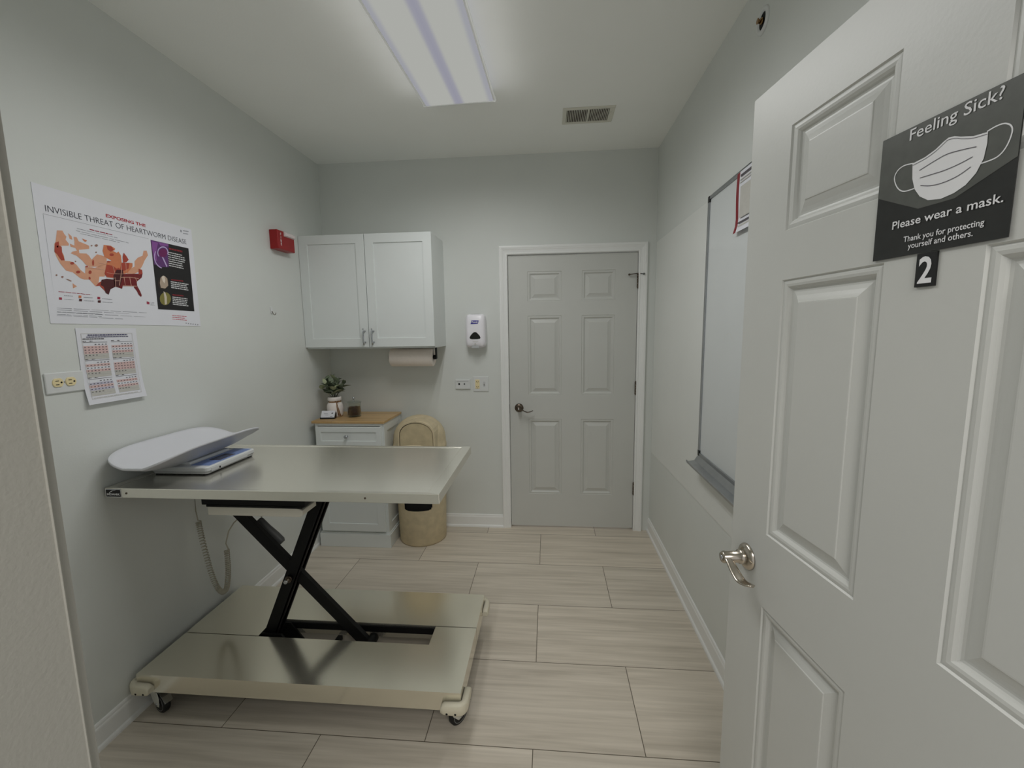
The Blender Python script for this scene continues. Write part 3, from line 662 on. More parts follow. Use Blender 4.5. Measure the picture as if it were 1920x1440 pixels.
# ================================================================== LEFT WALL
POSTER={'m1':[[(-17730,18740),(-17670,18750),(-17560,18770),(-17520,18670),(-17460,18590),(-17500,18480),(-17410,18360),(-17430,18290),(-17660,18250),(-17680,18080),(-17620,17920),(-17620,17750),(-17470,17760),(-17380,17750),(-17260,17670),(-17150,17510),(-17010,17400),(-16970,17640),(-16830,17660),(-16650,17650),(-16190,17860),(-16240,17530),(-16330,17370),(-16520,17350),(-16580,17120),(-16710,16980),(-16890,17200),(-17060,17180),(-17190,17210),(-17420,17390),(-17620,17420),(-17770,17630),(-17860,17850),(-17900,18010),(-17870,18270),(-17820,18350)],[(-17230,18630),(-17130,18640),(-17080,18510),(-16740,18420),(-16750,18310),(-16880,18270),(-17110,18210),(-17110,18090),(-16870,18120),(-16790,18060),(-16720,17930),(-16500,18160),(-16300,18140),(-16160,18090),(-16190,17860),(-16500,17710),(-16830,17660),(-16950,17720),(-17040,17840),(-17220,17990),(-17400,18040),(-17330,18110),(-17180,18170),(-17220,18250),(-17370,18270),(-17380,18370),(-17240,18330),(-17220,18480)],[(-17390,18720),(-17290,18640),(-17280,18520),(-17370,18540)],[(-15050,18130),(-14900,18290),(-14670,18410),(-14600,18620),(-14460,18650),(-14420,18470),(-14610,18220),(-14730,18000),(-14930,17730),(-15210,17580),(-15450,17590),(-15210,17850),(-15080,17910)],[(-17470,17010),(-17340,16910),(-17480,16830)]],
'm2':[[(-16950,18630),(-16790,18590),(-16850,18530),(-16910,18560)],[(-16210,18550),(-15950,18570),(-15790,18490),(-15820,18420),(-15900,18390),(-15750,18340),(-15670,18400),(-15590,18260),(-15600,17990),(-15310,18030),(-15150,18040),(-15170,17900),(-15410,17630),(-15700,17520),(-16020,17480),(-16240,17490),(-16190,17900),(-15990,18010),(-16240,18110),(-16280,18320)],[(-17330,16600),(-17240,16600),(-17250,16520),(-17340,16510)]],
'm3':[[(-16200,17830),(-15970,17820),(-15830,17730),(-15750,17780),(-15610,17650),(-15670,17450),(-16030,17370),(-16260,17360),(-16320,17480)],[(-15600,17990),(-15280,18020),(-15350,17800),(-15610,17650),(-15690,17750)],[(-15470,18390),(-15380,18290),(-15300,18150),(-15400,18040),(-15540,18000),(-15530,18230)],[(-17840,18310),(-17730,18380),(-17730,18230),(-17660,18210),(-17670,18010),(-17620,17770),(-17730,17750),(-17820,17920),(-17900,18010)],[(-16580,17120),(-16430,17210),(-16390,16960),(-16300,16740),(-16430,16880),(-16560,17010),(-16710,16980)],[(-16110,18540),(-15920,18540),(-15850,18430),(-15980,18340),(-16090,18400)],[(-14920,17850),(-14770,17830),(-14770,17670),(-14950,17610)],[(-17330,17710),(-17340,17690),(-17360,17670),(-17390,17660),(-17420,17650),(-17440,17660),(-17460,17670),(-17460,17690),(-17450,17720),(-17430,17730),(-17410,17750),(-17380,17750),(-17350,17750),(-17340,17730)],[(-17170,17430),(-17180,17410),(-17200,17390),(-17230,17380),(-17260,17370),(-17290,17380),(-17310,17390),(-17310,17410),(-17300,17440),(-17280,17450),(-17250,17470),(-17220,17470),(-17190,17470),(-17170,17450)],[(-16780,17480),(-16790,17450),(-16810,17420),(-16830,17410),(-16850,17400),(-16880,17410),(-16890,17430),(-16890,17460),(-16880,17490),(-16860,17510),(-16840,17530),(-16810,17530),(-16790,17520),(-16780,17500)],[(-16650,17830),(-16660,17780),(-16670,17750),(-16690,17720),(-16710,17720),(-16720,17740),(-16720,17780),(-16720,17820),(-16710,17870),(-16690,17910),(-16680,17930),(-16660,17930),(-16650,17920),(-16650,17880)],[(-16840,17250),(-16850,17230),(-16860,17210),(-16880,17200),(-16890,17200),(-16910,17210),(-16910,17220),(-16910,17250),(-16910,17270),(-16900,17290),(-16880,17300),(-16870,17300),(-16850,17290),(-16850,17270)],[(-16880,17660),(-16890,17640),(-16900,17630),(-16920,17620),(-16950,17610),(-16960,17620),(-16980,17630),(-16980,17640),(-16970,17660),(-16960,17670),(-16940,17680),(-16910,17690),(-16900,17680),(-16880,17670)],[(-17760,18200),(-17760,18190),(-17770,18170),(-17780,18170),(-17790,18160),(-17800,18170),(-17810,18180),(-17810,18190),(-17800,18210),(-17790,18220),(-17780,18230),(-17770,18230),(-17760,18230),(-17760,18220)],[(-15870,18250),(-15880,18220),(-15910,18200),(-15950,18180),(-15980,18180),(-16020,18180),(-16040,18200),(-16040,18220),(-16030,18240),(-16010,18270),(-15970,18280),(-15930,18290),(-15900,18280),(-15880,18270)],[(-16040,17960),(-16050,17950),(-16070,17930),(-16100,17920),(-16130,17920),(-16150,17920),(-16170,17930),(-16180,17940),(-16170,17950),(-16150,17970),(-16120,17980),(-16090,17980),(-16060,17980),(-16040,17970)]],
'm4':[[(-16020,17440),(-15660,17560),(-15290,17610),(-14770,17670),(-14830,17510),(-15070,17320),(-15070,17160),(-15680,17080),(-15710,16980),(-15960,17040),(-15970,17260)],[(-15220,17150),(-15070,17160),(-14970,16950),(-14920,16790),(-14960,16720),(-15050,16800),(-15120,16960),(-15210,17070)]],
'm5':[[(-16460,17240),(-16270,17300),(-15970,17300),(-15980,17030),(-16170,16920),(-16270,16710),(-16370,16770),(-16420,16990),(-16520,17040)],[(-15840,17690),(-15600,17720),(-15580,17530),(-15800,17050),(-16000,17030),(-16000,17440)],[(-17330,16480),(-17240,16480),(-17250,16400),(-17340,16400)],[(-16690,16470),(-16590,16480),(-16600,16390),(-16700,16390)]],
'm6':[[(-16620,18440),(-16630,18430),(-16640,18420),(-16650,18410),(-16670,18410),(-16680,18410),(-16690,18420),(-16690,18430),(-16690,18440),(-16680,18450),(-16660,18460),(-16640,18470),(-16630,18460),(-16620,18450)],[(-16420,18490),(-16430,18470),(-16450,18450),(-16480,18430),(-16510,18430),(-16530,18430),(-16550,18440),(-16550,18460),(-16540,18480),(-16520,18500),(-16500,18510),(-16470,18520),(-16440,18520),(-16430,18500)],[(-16490,18230),(-16500,18220),(-16510,18210),(-16520,18200),(-16540,18200),(-16550,18200),(-16560,18210),(-16560,18220),(-16550,18230),(-16540,18240),(-16530,18250),(-16520,18250),(-16500,18250),(-16500,18240)],[(-17250,17790),(-17260,17780),(-17260,17770),(-17270,17760),(-17280,17760),(-17290,17760),(-17300,17770),(-17300,17780),(-17300,17790),(-17290,17800),(-17280,17800),(-17270,17800),(-17260,17800),(-17250,17800)],[(-17910,17230),(-17920,17220),(-17920,17200),(-17940,17200),(-17950,17200),(-17960,17200),(-17970,17210),(-17970,17220),(-17960,17240),(-17950,17250),(-17940,17260),(-17930,17260),(-17920,17250),(-17910,17240)],[(-17730,17190),(-17740,17180),(-17750,17160),(-17760,17150),(-17780,17150),(-17800,17160),(-17800,17170),(-17810,17180),(-17800,17200),(-17790,17210),(-17770,17220),(-17760,17220),(-17740,17220),(-17730,17210)],[(-17670,17140),(-17610,17140),(-17490,17090),(-17510,17060),(-17620,17100)]],
'm0':[[(-15650,17960),(-15650,17720),(-15630,17720),(-15640,17970)],[(-15650,17720),(-15690,17560),(-15670,17560),(-15630,17720)],[(-15690,17560),(-15760,17320),(-15740,17320),(-15670,17560)],[(-15760,17320),(-15830,17090),(-15810,17090),(-15740,17320)],[(-16000,17510),(-15660,17550),(-15660,17560),(-15990,17530)],[(-15660,17550),(-15200,17620),(-15200,17640),(-15660,17560)],[(-15720,17410),(-15310,17460),(-15300,17480),(-15720,17430)],[(-15310,17460),(-14970,17440),(-14970,17460),(-15300,17480)],[(-15970,17250),(-15750,17280),(-15750,17290),(-15970,17270)],[(-15940,17400),(-15970,17030),(-15950,17040),(-15930,17400)],[(-15590,17420),(-15580,17130),(-15570,17130),(-15570,17420)],[(-15360,17460),(-15340,17130),(-15320,17140),(-15340,17470)],[(-15140,17490),(-15060,17320),(-15040,17330),(-15130,17500)],[(-15680,17090),(-15100,17130),(-15100,17150),(-15680,17110)],[(-16260,17350),(-15960,17350),(-15960,17360),(-16260,17370)],[(-16240,17520),(-16010,17520),(-16010,17530),(-16240,17530)],[(-15450,18010),(-15470,17660),(-15460,17670),(-15430,18020)],[(-15980,17820),(-15940,17560),(-15920,17570),(-15970,17830)],[(-16190,17850),(-16480,17870),(-16490,17850),(-16200,17840)],[(-16300,17640),(-16960,17630),(-16970,17620),(-16300,17620)]],
'k':[[(-14220,19130),(-12310,19130),(-12350,16250),(-14240,16260)]],
'p1':[[(-14220,19130),(-13360,19130),(-13460,18530),(-13490,18110),(-13880,18070),(-14180,18130)]],
'p2':[[(-14180,19080),(-13880,19080),(-14040,18640),(-14030,18290),(-14180,18330),(-14200,18700)],[(-13880,19110),(-13380,19100),(-13390,19020),(-13790,18980)]],
'p4':[[(-13490,18720),(-13520,18640),(-13590,18560),(-13680,18510),(-13770,18490),(-13850,18520),(-13900,18570),(-13910,18650),(-13880,18730),(-13810,18810),(-13730,18860),(-13630,18880),(-13550,18860),(-13500,18800)]],
'p3':[[(-13940,18490),(-13970,18530),(-13930,18560),(-13900,18520)],[(-13970,18530),(-13990,18600),(-13940,18610),(-13930,18560)],[(-13990,18600),(-13990,18660),(-13940,18670),(-13940,18610)],[(-13990,18660),(-13960,18730),(-13920,18730),(-13940,18670)],[(-13960,18730),(-13930,18800),(-13890,18780),(-13920,18730)],[(-13930,18800),(-13870,18860),(-13850,18830),(-13890,18780)],[(-13870,18860),(-13810,18910),(-13790,18870),(-13850,18830)],[(-13810,18910),(-13740,18950),(-13730,18900),(-13790,18870)],[(-13740,18950),(-13660,18970),(-13670,18920),(-13730,18900)],[(-13660,18970),(-13590,18970),(-13610,18920),(-13670,18920)],[(-13590,18970),(-13530,18950),(-13560,18910),(-13610,18920)],[(-13530,18950),(-13480,18910),(-13520,18880),(-13560,18910)],[(-13480,18910),(-13440,18860),(-13490,18830),(-13520,18880)],[(-13440,18860),(-13430,18800),(-13480,18780),(-13490,18830)],[(-13430,18800),(-13430,18730),(-13480,18730),(-13480,18780)],[(-13430,18730),(-13450,18660),(-13500,18670),(-13480,18730)],[(-13860,18010),(-13910,18020),(-13890,18060),(-13840,18050)],[(-13910,18020),(-13960,18040),(-13930,18080),(-13890,18060)],[(-13960,18040),(-14000,18060),(-13970,18100),(-13930,18080)],[(-14000,18060),(-14040,18090),(-14010,18130),(-13970,18100)],[(-14040,18090),(-14080,18130),(-14040,18160),(-14010,18130)],[(-14080,18130),(-14110,18170),(-14070,18190),(-14040,18160)],[(-14110,18170),(-14130,18210),(-14090,18230),(-14070,18190)],[(-14130,18210),(-14150,18260),(-14110,18280),(-14090,18230)],[(-14150,18260),(-14160,18300),(-14120,18320),(-14110,18280)],[(-14160,18300),(-14170,18360),(-14130,18370),(-14120,18320)],[(-14170,18360),(-14170,18410),(-14130,18420),(-14130,18370)],[(-14170,18410),(-14160,18460),(-14120,18470),(-14130,18420)],[(-14160,18460),(-14150,18520),(-14110,18520),(-14120,18470)],[(-14150,18520),(-14130,18580),(-14090,18570),(-14110,18520)],[(-14130,18580),(-14110,18630),(-14070,18630),(-14090,18570)],[(-14110,18630),(-14080,18690),(-14040,18680),(-14070,18630)],[(-13790,18510),(-13710,18490),(-13560,18160),(-13610,18100)]],
'd1':[[(-13580,17430),(-13630,17300),(-13710,17190),(-13830,17130),(-13940,17120),(-14040,17160),(-14100,17250),(-14100,17380),(-14060,17500),(-13980,17610),(-13870,17680),(-13750,17690),(-13650,17650),(-13590,17550)]],
'd2':[[(-13960,17600),(-13820,17720),(-13720,17690),(-13630,17610),(-13620,17310),(-13790,17170),(-14000,17180),(-14020,17380)]],
'd3':[[(-13900,17660),(-13770,17710),(-13740,17530),(-13800,17380),(-13880,17490)]],
'd4':[[(-13550,16750),(-13600,16620),(-13690,16520),(-13810,16460),(-13940,16450),(-14040,16500),(-14100,16590),(-14110,16710),(-14070,16830),(-13980,16930),(-13870,17000),(-13740,17010),(-13630,16960),(-13570,16870)]],
'd5':[[(-13890,17040),(-13810,17000),(-13760,16810),(-13790,16500),(-13900,16470),(-13880,16740)]],
'r':[[(-13370,18960),(-13240,18960),(-13250,18890),(-13370,18890)],[(-13230,18960),(-13120,18960),(-13130,18890),(-13230,18890)],[(-13100,18960),(-12970,18960),(-12980,18890),(-13110,18890)],[(-12960,18960),(-12820,18960),(-12830,18880),(-12960,18890)],[(-12800,18960),(-12730,18960),(-12730,18880),(-12810,18880)],[(-12710,18960),(-12670,18960),(-12680,18880),(-12720,18880)],[(-13430,17610),(-13320,17610),(-13320,17560),(-13440,17560)],[(-13310,17610),(-13180,17610),(-13190,17560),(-13310,17560)],[(-13170,17610),(-13030,17610),(-13040,17560),(-13180,17560)],[(-13020,17610),(-12900,17620),(-12910,17560),(-13030,17560)],[(-12890,17620),(-12800,17620),(-12800,17560),(-12890,17560)],[(-13450,16960),(-13380,16960),(-13390,16900),(-13450,16900)],[(-13370,16950),(-13260,16950),(-13260,16900),(-13370,16900)],[(-13240,16950),(-13180,16950),(-13190,16900),(-13250,16900)],[(-13170,16950),(-13070,16950),(-13070,16900),(-13170,16900)],[(-13050,16950),(-12960,16950),(-12970,16900),(-13060,16900)],[(-12950,16950),(-12890,16950),(-12890,16900),(-12950,16900)],[(-12870,16950),(-12860,16950),(-12870,16900),(-12880,16900)]],
'w':[[(-13440,18780),(-13360,18780),(-13370,18740),(-13440,18740)],[(-13340,18780),(-13230,18780),(-13240,18740),(-13350,18740)],[(-13220,18780),(-13130,18780),(-13130,18740),(-13220,18740)],[(-13110,18780),(-13030,18780),(-13040,18730),(-13110,18740)],[(-13010,18770),(-12900,18770),(-12900,18730),(-13020,18730)],[(-12880,18770),(-12720,18770),(-12720,18730),(-12880,18730)],[(-13450,18690),(-13300,18680),(-13300,18640),(-13450,18650)],[(-13280,18680),(-13190,18680),(-13190,18640),(-13280,18640)],[(-13170,18680),(-13040,18680),(-13040,18640),(-13170,18640)],[(-13020,18680),(-12920,18680),(-12920,18640),(-13030,18640)],[(-12900,18680),(-12810,18680),(-12810,18630),(-12910,18640)],[(-12790,18670),(-12710,18670),(-12710,18630),(-12790,18630)],[(-12690,18670),(-12590,18670),(-12600,18630),(-12690,18630)],[(-13450,18590),(-13300,18590),(-13300,18550),(-13450,18550)],[(-13280,18590),(-13120,18590),(-13130,18550),(-13280,18550)],[(-13100,18590),(-12950,18580),(-12950,18540),(-13110,18540)],[(-12930,18580),(-12830,18580),(-12840,18540),(-12930,18540)],[(-12820,18580),(-12710,18580),(-12710,18530),(-12820,18540)],[(-12690,18580),(-12570,18570),(-12570,18530),(-12690,18530)],[(-13460,18500),(-13300,18490),(-13300,18460),(-13460,18460)],[(-13280,18490),(-13120,18490),(-13120,18450),(-13280,18450)],[(-13100,18490),(-13020,18490),(-13020,18450),(-13100,18450)],[(-13000,18490),(-12860,18480),(-12860,18440),(-13000,18450)],[(-12840,18480),(-12690,18480),(-12700,18440),(-12850,18440)],[(-12680,18480),(-12620,18480),(-12620,18430),(-12680,18440)],[(-13460,18410),(-13340,18400),(-13340,18360),(-13460,18370)],[(-13320,18400),(-13250,18400),(-13250,18360),(-13330,18360)],[(-13230,18400),(-13060,18390),(-13060,18350),(-13230,18360)],[(-13040,18390),(-12870,18390),(-12880,18350),(-13040,18350)],[(-12850,18390),(-12750,18380),(-12750,18340),(-12860,18340)],[(-13460,18310),(-13300,18310),(-13300,18270),(-13470,18270)],[(-13280,18300),(-13150,18300),(-13160,18260),(-13290,18260)],[(-13130,18300),(-12970,18290),(-12970,18250),(-13140,18260)],[(-12950,18290),(-12780,18290),(-12790,18240),(-12950,18250)],[(-12760,18280),(-12730,18280),(-12730,18240),(-12770,18240)],[(-13470,18220),(-13340,18210),(-13340,18170),(-13470,18180)],[(-13320,18210),(-13200,18210),(-13210,18170),(-13320,18170)],[(-13190,18210),(-13100,18200),(-13100,18160),(-13190,18170)],[(-13080,18200),(-12980,18200),(-12980,18160),(-13080,18160)],[(-12960,18200),(-12800,18190),(-12800,18150),(-12960,18150)],[(-12780,18190),(-12710,18180),(-12710,18140),(-12780,18150)],[(-13470,17510),(-13300,17510),(-13300,17470),(-13470,17470)],[(-13280,17510),(-13140,17500),(-13150,17460),(-13280,17470)],[(-13120,17500),(-13010,17500),(-13020,17460),(-13130,17460)],[(-12990,17500),(-12920,17500),(-12920,17460),(-13000,17460)],[(-12900,17500),(-12730,17500),(-12740,17450),(-12900,17460)],[(-12710,17490),(-12570,17490),(-12580,17450),(-12720,17450)],[(-12550,17490),(-12530,17490),(-12530,17450),(-12560,17450)],[(-13470,17430),(-13310,17420),(-13310,17380),(-13470,17390)],[(-13290,17420),(-13180,17420),(-13180,17380),(-13290,17380)],[(-13160,17420),(-12990,17420),(-12990,17370),(-13160,17380)],[(-12970,17420),(-12800,17410),(-12800,17370),(-12970,17370)],[(-12780,17410),(-12650,17410),(-12650,17370),(-12780,17370)],[(-13470,17340),(-13320,17340),(-13320,17300),(-13480,17300)],[(-13300,17340),(-13200,17340),(-13200,17300),(-13300,17300)],[(-13180,17340),(-13040,17330),(-13040,17290),(-13190,17300)],[(-13020,17330),(-12840,17330),(-12850,17290),(-13020,17290)],[(-12820,17330),(-12710,17320),(-12710,17280),(-12830,17280)],[(-12690,17320),(-12600,17320),(-12610,17280),(-12690,17280)],[(-13480,17260),(-13310,17260),(-13310,17220),(-13480,17220)],[(-13290,17260),(-13170,17250),(-13170,17210),(-13290,17220)],[(-13150,17250),(-13060,17250),(-13060,17210),(-13150,17210)],[(-13040,17250),(-12870,17240),(-12870,17200),(-13040,17210)],[(-12850,17240),(-12670,17240),(-12670,17190),(-12850,17200)],[(-12650,17230),(-12570,17230),(-12570,17190),(-12650,17190)],[(-13470,16850),(-13290,16840),(-13290,16800),(-13480,16810)],[(-13270,16840),(-13170,16840),(-13180,16800),(-13270,16800)],[(-13160,16840),(-12990,16830),(-13000,16790),(-13160,16800)],[(-12970,16830),(-12880,16830),(-12880,16790),(-12980,16790)],[(-12860,16830),(-12750,16830),(-12750,16780),(-12860,16790)],[(-12730,16830),(-12680,16820),(-12680,16780),(-12730,16780)],[(-13480,16770),(-13330,16760),(-13330,16720),(-13480,16730)],[(-13310,16760),(-13180,16760),(-13180,16720),(-13310,16720)],[(-13160,16760),(-13020,16750),(-13030,16710),(-13160,16720)],[(-13000,16750),(-12860,16750),(-12870,16710),(-13010,16710)],[(-12840,16750),(-12740,16750),(-12740,16700),(-12850,16710)],[(-12720,16740),(-12680,16740),(-12690,16700),(-12720,16700)],[(-13480,16690),(-13380,16690),(-13380,16650),(-13480,16650)],[(-13360,16690),(-13280,16680),(-13280,16640),(-13360,16650)],[(-13260,16680),(-13150,16680),(-13150,16640),(-13260,16640)],[(-13130,16680),(-13000,16670),(-13010,16630),(-13130,16640)],[(-12980,16670),(-12790,16670),(-12800,16630),(-12990,16630)],[(-12770,16670),(-12720,16660),(-12720,16620),(-12780,16620)],[(-13490,16620),(-13380,16610),(-13380,16570),(-13490,16570)],[(-13360,16610),(-13170,16600),(-13170,16560),(-13360,16570)],[(-13150,16600),(-13060,16600),(-13060,16560),(-13150,16560)],[(-13040,16600),(-12890,16590),(-12890,16550),(-13040,16560)],[(-12870,16590),(-12740,16580),(-12740,16540),(-12870,16550)],[(-12720,16580),(-12720,16580),(-12720,16540),(-12720,16540)],[(-13490,16540),(-13330,16530),(-13340,16490),(-13490,16500)],[(-13310,16530),(-13180,16520),(-13180,16480),(-13320,16490)],[(-13160,16520),(-13000,16520),(-13000,16480),(-13160,16480)],[(-12980,16520),(-12790,16510),(-12790,16470),(-12980,16470)],[(-12770,16510),(-12660,16500),(-12670,16460),(-12770,16460)]],
